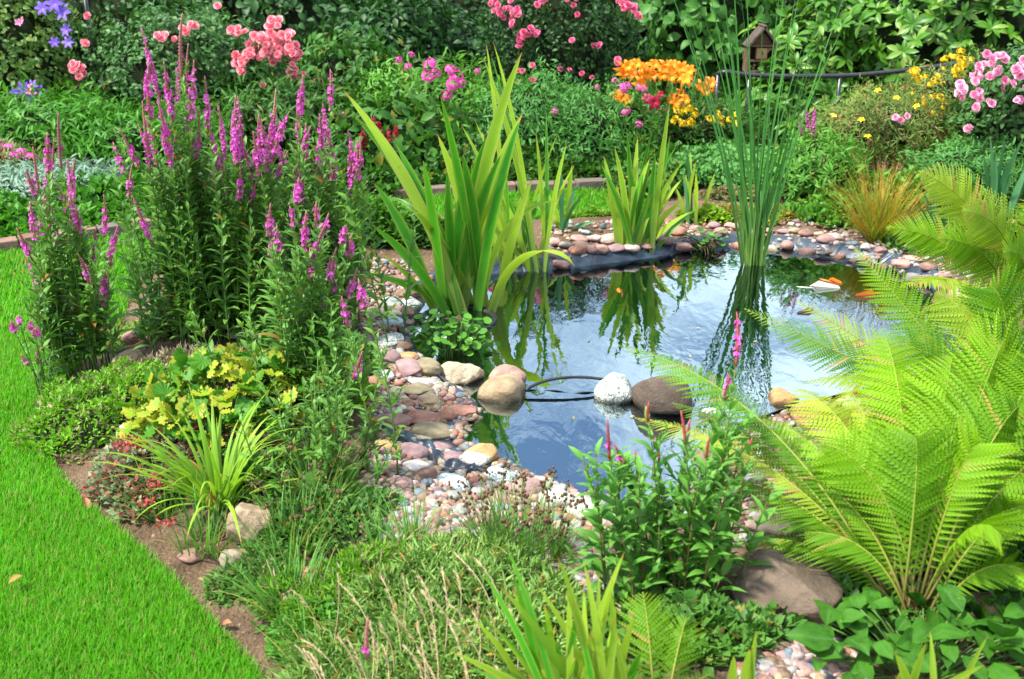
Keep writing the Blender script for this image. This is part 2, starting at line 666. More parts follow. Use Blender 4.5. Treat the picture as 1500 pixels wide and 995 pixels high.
def sheet(poly, step, dz, keep, name, mat, zfun):
    lo, hi = poly.min(0) - .1, poly.max(0) + .1
    xs, ys = np.arange(max(lo[0], -4.5), min(hi[0], 4.5), step), np.arange(lo[1], hi[1], step)
    X, Y = np.meshgrid(xs, ys)
    X, Y = X.ravel(), Y.ravel()
    sd = seg_sd(np.stack([X, Y], 1), poly)
    Z = zfun(X, Y) + dz
    n = len(xs)
    i, j = np.meshgrid(np.arange(n - 1), np.arange(len(ys) - 1))
    q = (j * n + i).ravel()
    F = np.stack([q, q + 1, q + n + 1, q + n], 1)
    F = F[(sd[F].min(1) < keep)]
    us, inv = np.unique(F, return_inverse=True)
    mb = MB()
    for _ in range(2):                       # pull the stepped rim onto the smooth outline
        P = np.stack([X, Y], 1)
        sd = seg_sd(P, poly)
        e = .01
        g = np.stack([seg_sd(P + (e, 0), poly) - seg_sd(P - (e, 0), poly), seg_sd(P + (0, e), poly) - seg_sd(P - (0, e), poly)], 1)
        ov = np.maximum(sd - keep, 0)
        P = P - nrm(g) * ov[:, None]
        X, Y = P[:, 0], P[:, 1]
    Z = zfun(X, Y) + dz
    mb.add(np.stack([X, Y, Z], 1)[us], inv.reshape(F.shape))
    return mb.build(name, mat)

def turf_mat():
    t = NT('turf')
    c = t.ramp(t.noise(9, 5, .6), [(.3, (.02, .06, .006)), (.6, (.035, .11, .01)), (.8, (.06, .13, .02))])
    return t.done(t.principled(c, .9, .1, t.bump(t.noise(160, 3), .8, .01)))
tag(sheet(LAWN, .06, .004, -.01, 'lawn', turf_mat(), terrain), kind='structure', label='mown green lawn curving round the pond bed')

# grass blades of the lawn
def lawn_blades(n, ylo, yhi, wid, hgt):
    P = np.zeros((0, 2))
    while len(P) < n:
        Q = np.stack([rg.uniform(-3.6, 1.4, n * 3), rg.uniform(ylo, yhi, n * 3)], 1)
        Q = Q[(Q[:, 0] > -.56 * (Q[:, 1] * cP + .6) - .25)]
        sd = seg_sd(Q, LAWN)
        Q = Q[sd < .012 * rg.random(len(Q))]
        P = np.concatenate([P, Q])[:n] if len(Q) else P
    return P

M_grass = leafmat('grass_blade', (.030, .155, .004), (.088, .34, .007), tip=(.12, .40, .012), tip_at=(.3, 1.0), odd=(.34, .30, .10), odd_p=.075, trans=.45, rough=.5, spec=.25)
mb = MB()
for n, a, b, w, h in ((72000, 1.55, 2.6, .0030, .033), (56000, 2.6, 4.0, .0040, .034), (34000, 4.0, 7.2, .0075, .040)):
    P = lawn_blades(n, a, b, w, h)
    pts0 = np.c_[P, terrain(P[:, 0], P[:, 1])]
    az = rg.uniform(0, 2 * np.pi, n) + .8 * np.sin(P[:, 0] * 4 + P[:, 1] * 3)
    patch = .5 + .5 * np.sin(P[:, 0] * 2.3 + 1) * np.sin(P[:, 1] * 1.9) 
    L = h * rg.uniform(.6, 1.25, n) * (.85 + .3 * patch)
    pts = arcs(pts0, az, rg.uniform(.05, .5, n), rg.uniform(.1, 1.0, n), L, 4)
    ribbon(mb, pts, (w * rg.uniform(.7, 1.3, n))[:, None] * blade_w(4, 'taper')[None], side_of(az), cross=2,
           r=np.clip(.55 * rg.random(n) + .45 * patch * rg.random(n) + .1, 0, 1))
tag(mb.build('grass', M_grass), kind='stuff', label='short bright green blades of the mown lawn', cat='grass')

# pond liner: the sheet that lines the pond and laps up over the rim
def liner_mat():
    t = NT('liner_rubber')
    pos = t.n('NewGeometry').outputs['Position']
    sep = t.n('SeparateXYZ')
    t.put(sep.inputs[0], pos)
    silt = t.mix(t.step(t.noise(5, 5, .6), .35, .7), (.012, .016, .012), (.055, .05, .025))
    dry = t.mix(t.step(t.noise(9, 4), .35, .7), (.010, .017, .028), (.028, .048, .072))
    c = t.mix(t.step(sep.outputs[2], -.05, .0), silt, dry)
    return t.done(t.principled(c, .38, .5, t.bump(t.noise(7, 3, .5, None, 1.5), .6, .03)))
M_liner = liner_mat()
def liner_z(x, y):
    return terrain(x, y) + .004 * lumps(x, y, 7)
ln = sheet(POND, .03, .012, .055, 'pond_liner', M_liner, liner_z)
tag(ln, 'black rubber liner lining the pond and lapping over its rim', 'pond liner')

def water_mat():
    t = NT('pond_water')
    tc = t.n('TexCoord').outputs['Object']
    mp = t.n('Mapping')
    mp.inputs['Scale'].default_value = (1.0, .55, 1)
    t.put(mp.inputs['Vector'], tc)
    v = mp.outputs[0]
    h = t.math('ADD', t.math('MULTIPLY', t.noise(3.2, 3, .5, v, .6), 1.0), t.math('MULTIPLY', t.noise(15, 3, .5, v, .5), .22))
    nrmal = t.bump(h, .075, .05)
    gl = t.n('BsdfGlossy', i_Color=(.80, .96, 1.0), i_Roughness=.012)
    t.put(gl.inputs['Normal'], nrmal)
    tr = t.n('BsdfTransparent')
    tr.inputs['Color'].default_value = (.72, .76, .58, 1)
    fr = t.n('Fresnel')
    fr.inputs['IOR'].default_value = 5.0
    t.put(fr.inputs['Normal'], nrmal)
    mx = t.n('MixShader')
    t.put(mx.inputs[0], fr.outputs[0])
    t.t.links.new(tr.outputs[0], mx.inputs[1])
    t.t.links.new(gl.outputs[0], mx.inputs[2])
    return t.done(mx.outputs[0])
wt = sheet(POND, .05, 0.0, .03, 'water', water_mat(), lambda x, y: np.zeros(len(x)))
tag(wt, kind='structure', label='still pond water reflecting the sky')

# ------------------------------------------------------------------ stones
PAL = {'pink': (.50, .29, .25), 'mauve': (.36, .23, .23), 'terracotta': (.40, .19, .13), 'rose brown': (.30, .17, .14), 'slate blue': (.17, .22, .26),
       'grey green': (.38, .42, .38), 'cream': (.56, .46, .34), 'white': (.53, .52, .48), 'tan': (.42, .31, .19), 'brown': (.21, .14, .095),
       'ochre': (.50, .30, .13), 'olive': (.28, .24, .15), 'grey': (.34, .32, .30), 'pale pink': (.62, .45, .40), 'blue grey': (.40, .50, .54), 'dark brown': (.11, .08, .06), 'deep brown': (.15, .11, .075)}
def stone_mat(kind):
    t = NT('stone_' + kind)
    oi = t.n('ObjectInfo')
    tc = t.n('TexCoord').outputs['Object']
    vm = t.n('VectorMath', operation='ADD')
    t.put(vm.inputs[0], tc)
    cx = t.n('CombineXYZ')
    t.put(cx.inputs[0], t.math('MULTIPLY', oi.outputs['Random'], 40.0))
    t.put(cx.inputs[1], t.math('MULTIPLY', oi.outputs['Random'], 23.0))
    t.put(vm.inputs[1], cx.outputs[0])
    v = vm.outputs[0]
    base = oi.outputs['Color']
    a = t.noise(1.4, 5, .6, v)
    c = t.mix(t.step(a, .3, .7), t.mix(1.0, base, (.58, .56, .54), 'MULTIPLY'), t.mix(1.0, base, (1.0, .98, .95), 'MULTIPLY'))
    if kind == 'marble':
        vn = t.noise(1.6, 6, .62, v, 2.2)
        c = t.mix(t.step(t.math('ABSOLUTE', t.math('SUBTRACT', vn, .5)), .07, .01), c, (.78, .80, .76))
        c = t.mix(t.step(t.noise(3.1, 5, .6, v, 1.5), .55, .66), c, (.10, .15, .12))
    elif kind == 'pitted':
        c = t.mix(t.step(t.noise(5.5, 2, .5, v, .4), .70, .74), c, (.10, .075, .045))
        c = t.mix(t.step(t.noise(2.0, 4, .6, v), .55, .8), c, (.33, .27, .13))
    elif kind == 'banded':
        w = t.n('TexWave', wave_type='BANDS', bands_direction='Z')
        t.put(w.inputs['Vector'], v)
        w.inputs['Scale'].default_value = 2.6
        w.inputs['Distortion'].default_value = 5
        w.inputs['Detail'].default_value = 3
        c = t.mix(t.math('MULTIPLY', w.outputs['Fac'], .35), c, t.mix(1.0, base, (.6, .55, .52), 'MULTIPLY'))
    sp = t.noise(16, 3, .6, v)
    c = t.mix(t.step(sp, .60, .72), c, t.mix(1.0, base, (.62, .6, .58), 'MULTIPLY'))
    c = t.mix(t.step(t.noise(11, 4, .6, v), .66, .8), c, t.mix(.5, base, (.8, .78, .74)))
    pos = t.n('SeparateXYZ')
    t.put(pos.inputs[0], t.n('NewGeometry').outputs['Position'])
    # the wet band just above and under the waterline is darker and glossier
    wet = t.step(pos.outputs[2], .022, .006)
    c = t.mix(wet, c, t.mix(1.0, c, (.42, .40, .34), 'MULTIPLY'))
    rough = t.math('MULTIPLY_ADD', wet, -.45, .72)
    hgt = t.math('ADD', t.noise(7, 5, .65, v), t.math('MULTIPLY', t.noise(30, 3, .6, v), .4))
    return t.done(t.principled(c, rough, .35, t.bump(hgt, .45, .03)))
SM = {k: stone_mat(k) for k in ('plain', 'marble', 'pitted', 'banded')}

def ico(sub):
    bm = bmesh.new()
    bmesh.ops.create_icosphere(bm, subdivisions=sub, radius=1)
    V = np.array([v.co[:] for v in bm.verts])
    F = np.array([[v.index for v in f.verts] for f in bm.faces])
    bm.free()
    return V, F
ICO = {k: ico(k) for k in (1, 2, 3, 4, 5)}

def rock_shape(sub, seed, ang=0.0, lump=.16, rough=0.0):
    g = np.random.default_rng(seed)
    V, F = ICO[sub]
    V = V.copy()
    d = np.zeros(len(V))
    for k, amp in ((1.3, 1.0), (2.3, .6), (4.1, .3)):
        for _ in range(3):
            d += amp * np.sin(V @ (g.normal(size=3) * k) + g.uniform(0, 6))
    V *= (1 + lump * d / 2.2)[:, None]
    if ang > 0:
        for _ in range(int(9 + 5 * ang)):
            n = nrm(g.normal(size=3) * np.array((1, 1, .8)))
            o = g.uniform(.62, .9)
            h = V @ n - o
            V -= np.where(h > 0, h * min(1, .55 + ang * .45), 0)[:, None] * n
    if rough > 0:
        r = np.zeros(len(V))
        for k, amp in ((7, 1.0), (13, .6), (24, .35)):
            for _ in range(4):
                r += amp * np.sin(V @ (g.normal(size=3) * k) + g.uniform(0, 6))
        V *= (1 + rough * r / 4)[:, None]
    V -= (V.max(0) + V.min(0)) / 2
    V /= np.abs(V).max(0)
    return V, F

SHARED = {}
def shared_rock(ang, i):
    key = (ang, i)
    if key not in SHARED:
        V, F = rock_shape(3, 100 + i + int(ang * 50) * 31, ang, .17 if ang < .3 else .24, .015)
        SHARED[key] = (V, F)
    return SHARED[key]

STONES = []          # (name position radius colour words)
ROCKMESH = {}
def put_stone(name, p, size, colour, pat, ang, rz, label=None, group=None, hero=False, tilt=0.0, seed=None):
    i = rnd.randrange(9) if seed is None else seed
    if hero:
        V, F = rock_shape(5 if size[0] > .10 else 4, 1000 + (seed if seed is not None else len(STONES)), ang, .15 if ang < .3 else .22, .014 + .03 * (ang > .3))
        me = MB().add(V, F).mesh(name, SM[pat])
    else:
        key = (ang, i % 9, pat)
        if key not in ROCKMESH:
            V, F = shared_rock(ang, i % 9)
            ROCKMESH[key] = MB().add(V, F).mesh('stone', SM[pat])
        me = ROCKMESH[key]
    o = bpy.data.objects.new(name, me)
    COL.objects.link(o)
    o.location = Vector([float(c) for c in p])
    o.scale = [float(s) / 2 for s in size]
    o.rotation_euler = (tilt * math.sin(rz * 3), tilt * math.cos(rz * 5), rz)
    j = [rnd.uniform(.88, 1.12) for _ in range(2)]
    c = PAL[colour]
    o.color = (min(1, c[0] * j[0]), min(1, c[1] * j[0] * (.97 + .03 * j[1])), min(1, c[2] * j[0] * j[1] ** .5), 1)
    tag(o, label, 'stone' if name != 'boulder' else 'boulder', group)
    STONES.append((o, p, size, colour))
    return o

def stone_px(u, v, w, h, colour, pat='plain', ang=0.0, label=None, sink=.22, hero=None, flat=1.0, rz=None, water=None):
    p0 = G(u, v)
    W = px2m(w, p0)
    dep = math.atan2(EYE - p0[2], p0[1])
    D = W * .82
    Hm = (px2m(h, p0) - D * math.sin(dep) * .55) / math.cos(dep)
    Hm = max(Hm, W * .34) * flat
    p = G(u, v, Hm * (.5 - sink))
    zt = max(tz(p[0], p[1]), -.03)
    p[2] = zt + Hm * (.5 - sink)
    name = 'boulder' if W > .125 else ('cobble' if W > .048 else 'pebble')
    return put_stone(name, p, (W, D, Hm), colour, pat, ang, rnd.uniform(-.5, .5) if rz is None else rz, label, None, W > .075 if hero is None else hero, .12)

HERO = [
 # u, v, w, h, colour, pattern, angular, label
 (672, 549, 70, 58, 'cream', 'plain', .35, 'cream wedge shaped boulder beside the round pitted boulder at the water'),
 (744, 552, 56, 48, 'pink', 'plain', 0, 'pink rounded boulder peeping out behind the round pitted boulder'),
 (735, 571, 70, 60, 'tan', 'pitted', 0, 'round tan boulder with small dark pits at the water edge'),
 (900, 571, 56, 62, 'grey green', 'marble', 0, 'white and green marbled boulder standing in the water by the hose end'),
 (967, 578, 92, 62, 'dark brown', 'plain', .1, 'dark brown rough boulder in the water behind the marbled boulder'),
 (1146, 584, 50, 44, 'ochre', 'plain', .6, 'orange tan angular boulder on the far shore beneath the fern fronds'),
 (1187, 606, 56, 42, 'terracotta', 'plain', .4, 'pinkish brown boulder under the fern beside the orange tan boulder'),
 (1212, 634, 50, 30, 'rose brown', 'plain', .4, 'low pinkish brown rock half hidden by fern fronds'),
 (1042, 607, 34, 32, 'grey green', 'marble', .1, 'small grey and white marbled rock in the water beneath the fern tip'),
 (1047, 645, 50, 38, 'white', 'plain', .1, 'white stained boulder at the water near the loosestrife stems'),
 (1045, 678, 66, 30, 'rose brown', 'plain', 0, 'flat dusty red boulder lying at the water below the white stained boulder'),
 (1105, 702, 30, 32, 'white', 'plain', .3, 'white cobble between the fern and the green loosestrife'),
 (1127, 732, 52, 34, 'tan', 'plain', .3, 'speckled tan rock beneath the lowest fern fronds'),
 (1130, 772, 76, 36, 'pale pink', 'plain', .2, 'pale pink flat boulder behind the big brown boulder'),
 (1060, 775, 60, 40, 'olive', 'plain', .3, 'olive tan rock hidden behind the green loosestrife leaves'),
 (1163, 866, 165, 128, 'deep brown', 'plain', .9, 'big angular brown boulder at the foot of the fern'),
 (815, 733, 55, 38, 'white', 'plain', 0, 'smooth white cobble at the near shore behind the brown seed heads'),
 (856, 747, 54, 40, 'white', 'plain', .1, 'greyish white speckled cobble at the near shore beside the loosestrife'),
 (913, 757, 50, 34, 'white', 'plain', 0, 'white cobble at the near shore behind the loosestrife stems'),
 (770, 716, 54, 38, 'mauve', 'banded', 0, 'purplish brown smooth cobble at the near shore'),
 (733, 697, 50, 20, 'blue grey', 'marble', 0, 'flat bluish white cobble lapped by the near shore water'),
 (661, 709, 54, 31, 'blue grey', 'marble', 0, 'pale blue green oval cobble in the middle of the near gravel'),
 (603, 663, 52, 31, 'mauve', 'plain', 0, 'smooth mauve cobble beside the folded black liner'),
 (657, 671, 44, 26, 'mauve', 'plain', .3, 'heart shaped pink cobble lying on the liner fold'),
 (649, 656, 34, 17, 'mauve', 'plain', .2, 'flat mauve slab behind the heart shaped cobble'),
 (704, 668, 54, 40, 'ochre', 'banded', 0, 'olive tan boulder sloping into the shallow water'),
 (694, 674, 46, 32, 'pale pink', 'marble', .1, 'mottled pink and white cobble against the olive tan boulder'),
 (634, 632, 64, 28, 'olive', 'plain', 0, 'long olive tan stone running into the shallow water'),
 (624, 640, 42, 23, 'cream', 'banded', 0, 'cream cobble with a white band beside the long olive stone'),
 (624, 652, 28, 13, 'white', 'plain', 0, 'white oval pebble below the cream banded cobble'),
 (569, 656, 37, 22, 'ochre', 'plain', 0, 'orange tan egg shaped cobble beside the smooth mauve cobble'),
 (610, 686, 40, 19, 'white', 'plain', .1, 'long whitish grey cobble below the smooth mauve cobble'),
 (622, 697, 36, 29, 'rose brown', 'banded', .2, 'brownish pink cobble beside the blue green oval cobble'),
 (586, 711, 41, 28, 'mauve', 'plain', .4, 'blocky mauve cobble near the rush clump'),
 (732, 734, 31, 28, 'pink', 'plain', .5, 'pink angular cobble below the bluish white cobble'),
 (617, 613, 60, 28, 'terracotta', 'banded', .5, 'pink layered flat rock in the gravel of the beach'),
 (656, 608, 31, 25, 'terracotta', 'plain', .2, 'reddish cobble at the tip of the gravel beach'),
 (576, 617, 50, 23, 'rose brown', 'plain', .5, 'flat reddish brown slab at the yellow green leaves'),
 (676, 603, 46, 22, 'terracotta', 'plain', .4, 'wet reddish slab half under the shallow water'),
 (612, 571, 52, 26, 'olive', 'plain', .5, 'mossy olive slab in front of the white flat stone'),
 (629, 587, 33, 23, 'tan', 'plain', .1, 'dark tan loaf shaped cobble on the gravel beach'),
 (617, 560, 40, 20, 'white', 'plain', .4, 'white flat stone between the rose stone and the cream wedge boulder'),
 (600, 541, 44, 34, 'mauve', 'banded', .2, 'rose coloured ribbed boulder beside the grey tan boulder'),
 (627, 539, 40, 33, 'olive', 'plain', 0, 'smooth grey tan boulder between the rose and the cream boulders'),
 (559, 549, 39, 21, 'grey green', 'marble', 0, 'pale green and white marbled cobble beside the rose ribbed boulder'),
 (546, 560, 27, 19, 'terracotta', 'plain', 0, 'reddish cobble below the pale marbled cobble'),
 (548, 532, 29, 22, 'terracotta', 'plain', 0, 'round terracotta cobble above the pale marbled cobble'),
 (570, 524, 36, 28, 'mauve', 'plain', .3, 'split mauve cobble behind the rose ribbed boulder'),
 (599, 522, 28, 12, 'ochre', 'plain', 0, 'ochre flat cobble behind the grey tan boulder'),
 (581, 576, 23, 21, 'cream', 'plain', 0, 'round cream cobble in front of the marbled cobble'),
 (572, 501, 42, 24, 'grey green', 'marble', .2, 'white streaked cobble beneath the fallen iris leaf'),
 (593, 508, 24, 19, 'brown', 'plain', .3, 'brown cobble against the black liner below the iris'),
 (574, 472, 34, 19, 'blue grey', 'plain', 0, 'bluish grey domed cobble on the bank beside the iris'),
 (565, 457, 43, 17, 'cream', 'plain', .1, 'long cream grey cobble on the bank beside the iris'),
 (596, 458, 23, 23, 'rose brown', 'plain', .6, 'angular rose cobble leaning on the marbled bank stone'),
 (602, 446, 33, 24, 'grey green', 'marble', .1, 'white and green marbled stone on the bank beside the iris'),
 (573, 443, 34, 19, 'grey green', 'plain', .1, 'grey green cobble on the bank beside the iris'),
 (619, 463, 24, 16, 'rose brown', 'plain', 0, 'rose brown cobble at the foot of the iris'),
 (600, 431, 40, 16, 'brown', 'plain', .4, 'flat brown slab on the bank behind the marbled bank stone'),
 (580, 412, 38, 15, 'rose brown', 'plain', .5, 'flat reddish slab highest on the bank beside the iris'),
 (366, 772, 74, 76, 'tan', 'plain', .7, 'angular pinkish tan rock beneath the yellow green daylily'),
 (345, 818, 46, 44, 'olive', 'plain', .6, 'shaded rock at the lawn edge below the daylily rock'),
 (455, 845, 38, 42, 'terracotta', 'plain', .3, 'reddish tan upright cobble in the low border plants'),
 (428, 884, 44, 40, 'tan', 'plain', .4, 'greyish tan rock at the border edge near the lawn'),
 (400, 830, 40, 30, 'olive', 'plain', .5, 'half buried olive rock between the rush tufts'),
 (187, 526, 44, 26, 'tan', 'plain', 0, 'round tan stone beside the dry grass patch'),
 (190, 497, 22, 30, 'pink', 'plain', .5, 'upright pink stone beneath the tall loosestrife'),
 (188, 632, 32, 24, 'pale pink', 'plain', .2, 'pale pink stone between the heath cushion and the red stonecrop'),
 (243, 582, 24, 16, 'pale pink', 'plain', .3, 'small pale stone peeping from the yellow green leaves'),
 (355, 490, 52, 26, 'pale pink', 'plain', .4, 'pale rock in the shade under the tall loosestrife'),
 (1444, 490, 56, 36, 'pale pink', 'plain', .1, 'whitish pink boulder between the fern fronds on the far shore'),
 (280, 815, 40, 24, 'rose brown', 'plain', .4, 'reddish half hidden rock under the daylily leaves at the lawn'),
]
for k, (u, v, w, h, c, pat, ang, lab) in enumerate(HERO):
    kw = {}
    if k in (3, 4, 8): kw = dict(sink=.16, flat=1.4 if k == 4 else 1.0)
    if k == 15: kw = dict(rz=.35, sink=.2, flat=.85)
    stone_px(u, v, w, h, c, pat, ang, lab, hero=True, **kw)

RIM = [(806, 371, 20, 15, 'mauve'), (823, 370, 28, 17, 'rose brown'), (846, 365, 31, 20, 'terracotta'), (866, 363, 24, 17, 'rose brown'), (880, 356, 28, 16, 'pink'), (902, 359, 24, 15, 'mauve'),
       (924, 354, 28, 16, 'pale pink'), (948, 351, 26, 15, 'rose brown'), (973, 348, 34, 17, 'mauve'), (1001, 346, 30, 18, 'rose brown'), (1026, 342, 30, 17, 'brown'), (1055, 336, 26, 17, 'pink'),
       (1081, 340, 30, 16, 'terracotta'), (1106, 342, 22, 16, 'pale pink'), (1131, 349, 28, 20, 'cream'), (1154, 348, 22, 19, 'pink'), (1182, 354, 28, 17, 'rose brown'), (1209, 353, 26, 19, 'pink'),
       (1231, 361, 29, 17, 'terracotta'), (1250, 368, 22, 17, 'rose brown'), (1272, 370, 26, 15, 'mauve'), (1296, 375, 26, 17, 'rose brown'), (1322, 378, 33, 20, 'pink'), (1340, 392, 34, 15, 'grey'),
       (1362, 400, 26, 18, 'mauve'), (1384, 412, 30, 20, 'pink'), (1404, 430, 40, 26, 'pale pink'), (1425, 452, 32, 22, 'mauve'),
       # second row, farther back
       (811, 350, 20, 14, 'pink'), (827, 354, 22, 12, 'grey'), (848, 345, 25, 14, 'pink'), (851, 353, 24, 10, 'brown'), (871, 344, 24, 14, 'pale pink'), (893, 345, 28, 16, 'pale pink'), (858, 335, 14, 9, 'blue grey'),
       (916, 340, 24, 14, 'white'), (940, 338, 26, 13, 'pink'), (965, 336, 34, 14, 'rose brown'), (993, 334, 28, 14, 'terracotta'), (1018, 330, 22, 12, 'pink'), (1046, 325, 18, 11, 'mauve'), (1072, 327, 24, 12, 'pink'),
       (1100, 330, 18, 11, 'cream'), (1124, 333, 20, 11, 'pink'), (1146, 334, 18, 10, 'mauve'), (1163, 333, 19, 12, 'tan'), (1180, 337, 24, 12, 'rose brown'), (1200, 338, 18, 11, 'cream'), (1222, 342, 24, 13, 'pale pink'),
       (1248, 352, 20, 11, 'slate blue'), (1268, 357, 22, 12, 'white'), (1290, 362, 22, 12, 'mauve'), (1312, 364, 24, 12, 'grey'), (1338, 374, 24, 14, 'pink'), (1360, 386, 26, 14, 'rose brown'), (1384, 398, 24, 14, 'pink'), (1412, 416, 30, 18, 'mauve')]
WORDN = 'first second third fourth fifth sixth seventh eighth ninth tenth eleventh twelfth thirteenth fourteenth fifteenth'.split()
cnt = {}
for k, (u, v, w, h, c) in enumerate(RIM):
    row = 'front' if k < 28 else 'back'
    cnt[(row, c)] = cnt.get((row, c), 0) + 1
    o = stone_px(u, v + (9 if k < 13 else 4 if k < 28 else 5), w * rnd.uniform(.8, 1.2), h * rnd.uniform(.85, 1.15), c, rnd.choice(['plain', 'plain', 'banded']), rnd.choice([0, 0, 0, .3]), None, .15, hero=False)
    tag(o, f"{WORDN[cnt[(row, c)] - 1]} {c} cobble from the tall iris in the far rim {row} row", 'stone', 'stones edging the far pond rim')

# the gravel beaches: the larger pebbles are things, the fine gravel is one mass
BEACH = {
 'the near beach': [(528, 556), (600, 540), (665, 548), (715, 575), (700, 604), (655, 645), (700, 690), (790, 722), (900, 762), (905, 905), (800, 895), (770, 800), (640, 790), (535, 795), (528, 700), (558, 640)],
 'the bank beside the iris': [(548, 382), (605, 380), (640, 418), (608, 460), (600, 510), (640, 545), (535, 545), (530, 450)],
 'the far rim': [(795, 332), (1000, 318), (1150, 322), (1330, 350), (1420, 395), (1455, 452), (1424, 446), (1330, 402), (1240, 380), (1160, 370), (1000, 360), (900, 374), (800, 386)],
 'the foot of the brown boulder': [(1075, 905), (1255, 905), (1260, 1010), (1085, 1010)],
 'the fern shore': [(1000, 740), (1022, 690), (1050, 642), (1115, 606), (1210, 584), (1300, 568), (1320, 610), (1245, 660), (1180, 770), (1100, 800), (1010, 800)]}
NP = {'the near beach': 120, 'the bank beside the iris': 34, 'the far rim': 64, 'the foot of the brown boulder': 34, 'the fern shore': 34}
CW = ['pink'] * 5 + ['mauve'] * 5 + ['terracotta'] * 3 + ['rose brown'] * 5 + ['slate blue'] * 2 + ['grey green'] * 2 + ['cream'] * 3 + ['white'] * 4 + ['tan'] * 3 + ['brown'] * 2 + ['ochre'] + ['olive'] * 2 + ['grey'] * 3 + ['pale pink'] * 3 + ['blue grey'] * 2
heroes = list(STONES[:len(HERO)])
def px_of(p):
    q = np.array(p) - np.array((0, 0, EYE))
    t = q[1] * cP - q[2] * sP
    return 750 + FPX * q[0] / t, 497.5 - FPX * (q[1] * sP + q[2] * cP) / t

used_labels = {}
def short_label(o):
    l = o['label']
    for s in (' beside ', ' at ', ' in ', ' between ', ' behind ', ' below ', ' lying ', ' under ', ' on ', ' sloping ', ' against ', ' running ', ' half ', ' near ', ' with ', ' standing ', ' lapped ', ' beneath ', ' peeping ', ' above ', ' leaning ', ' hidden '):
        l = l.split(s)[0]
    return l

def pebble_label(p, size, colour, ang, zone):
    shape = 'angular' if ang > .3 else ('flat' if size[2] < .45 * size[0] else ('round' if abs(size[0] - size[1]) < .12 * size[0] else 'oval'))
    near = sorted(heroes, key=lambda s: (s[1][0] - p[0]) ** 2 + (s[1][1] - p[1]) ** 2)[:4]
    big = 'small ' if size[0] < .035 else ''
    last = None
    for o, q, sz, c in near:
        du, dv = px_of(p)[0] - px_of(q)[0], px_of(p)[1] - px_of(q)[1]
        rel = ('just below' if dv > 0 else 'just behind') if abs(dv) > abs(du) * .7 else ('right of' if du > 0 else 'left of')
        l = f"{big}{colour} {shape} pebble {rel} the {short_label(o)}"
        if len(l.split()) > 15:
            l = f"{big}{colour} {shape} pebble {rel} the {' '.join(short_label(o).split()[-5:])}"
        last = last or l
        if l not in used_labels:
            used_labels[l] = 1
            return l, None
    return f"{big}{colour} {shape} pebble in the gravel of {zone}", f"{big}{colour} {shape} pebbles of {zone}"

def sample_px(poly, n):
    poly = np.array(poly, float)
    lo, hi = poly.min(0), poly.max(0)
    P = np.zeros((0, 2))
    while len(P) < n:
        Q = rg.uniform(lo, hi, (n * 2, 2))
        P = np.concatenate([P, Q[seg_sd(Q, poly) < 0]])
    return P[:n]

taken = [(px_of(s[1]), s[2][0] / depth_of(s[1]) * FPX) for s in STONES]
for zone, poly in BEACH.items():
    done = 0
    for u, v in sample_px(poly, 1500):
        w = rg.uniform(11, 25) * (.6 + .4 * sstep(330, 700, v))
        if zone == 'the foot of the brown boulder':
            w = rg.uniform(16, 30)
        if any(abs(u - a[0]) < (w + b) * .42 and abs(v - a[1]) < (w + b) * .30 for a, b in taken):
            continue
        p = G(u, v)
        if seg_sd(p[None, :2], POND)[0] < -.02:
            continue
        c = rnd.choice(CW)
        ang = rnd.choice([0, 0, .3, .3, .6, .8])
        W = px2m(w, p)
        size = (W, W * rnd.uniform(.6, 1), W * rnd.uniform(.38, .75))
        pp = p + np.array((0, 0, size[2] * .27))
        lab, grp = pebble_label(pp, size, c, ang, zone)
        name = 'cobble' if W > .055 else 'pebble'
        put_stone(name, pp, size, c, rnd.choice(['plain', 'plain', 'plain', 'banded', 'marble'] if c in ('white', 'grey green', 'blue grey') else ['plain', 'plain', 'banded']), ang, rnd.uniform(0, 6.28), lab.replace('pebble', name), grp, False, .25)
        taken.append(((u, v), w))
        done += 1
        if done >= NP[zone]:
            break

def gravel_mat():
    t = NT('gravel')
    r, g, b = lf_nodes(t)
    cs = [PAL[c] for c in ('pink', 'mauve', 'grey', 'terracotta', 'cream', 'rose brown', 'brown', 'slate blue', 'tan', 'mauve', 'pale pink', 'olive', 'grey', 'rose brown', 'brown', 'grey green')]
    c = t.ramp(r, [(i / len(cs), q) for i, q in enumerate(cs)], True)
    c = t.mix(t.step(t.noise(70, 4), .35, .75), t.mix(1.0, c, (.80, .79, .77), 'MULTIPLY'), t.mix(1.0, c, (.45, .44, .43), 'MULTIPLY'))
    pos = t.n('SeparateXYZ')
    t.put(pos.inputs[0], t.n('NewGeometry').outputs['Position'])
    wet = t.step(pos.outputs[2], .012, .0)
    c = t.mix(wet, c, t.mix(1.0, c, (.55, .5, .42), 'MULTIPLY'))
    return t.done(t.principled(c, t.math('MULTIPLY_ADD', wet, -.4, .75), .3, t.bump(t.noise(120, 3), .3, .01)))
M_gravel = gravel_mat()
mb = MB()
shapes = []
for i in range(8):
    V, F = rock_shape(2, 300 + i, .7 * (i % 2 == 0), .2)
    shapes.append((V, F, np.zeros((len(V), 3))))
def gravel(P, smin, smax, wet=False):
    for k in range(8):
        Q = P[k::8]
        n = len(Q)
        sz = smin + (smax - smin) * rg.random(n) ** 1.8
        S3 = np.stack([sz, sz * rg.uniform(.6, 1, n), sz * rg.uniform(.4, .8, n)], 1) / 2
        Q = Q + np.stack([np.zeros(n), np.zeros(n), S3[:, 2] * .4], 1)
        a = rg.uniform(0, 6.28, n)
        M = np.zeros((n, 3, 3))
        M[:, 0, 0] = M[:, 1, 1] = np.cos(a)
        M[:, 0, 1], M[:, 1, 0], M[:, 2, 2] = -np.sin(a), np.sin(a), 1
        inst(mb, shapes[k], Q, M, S3)
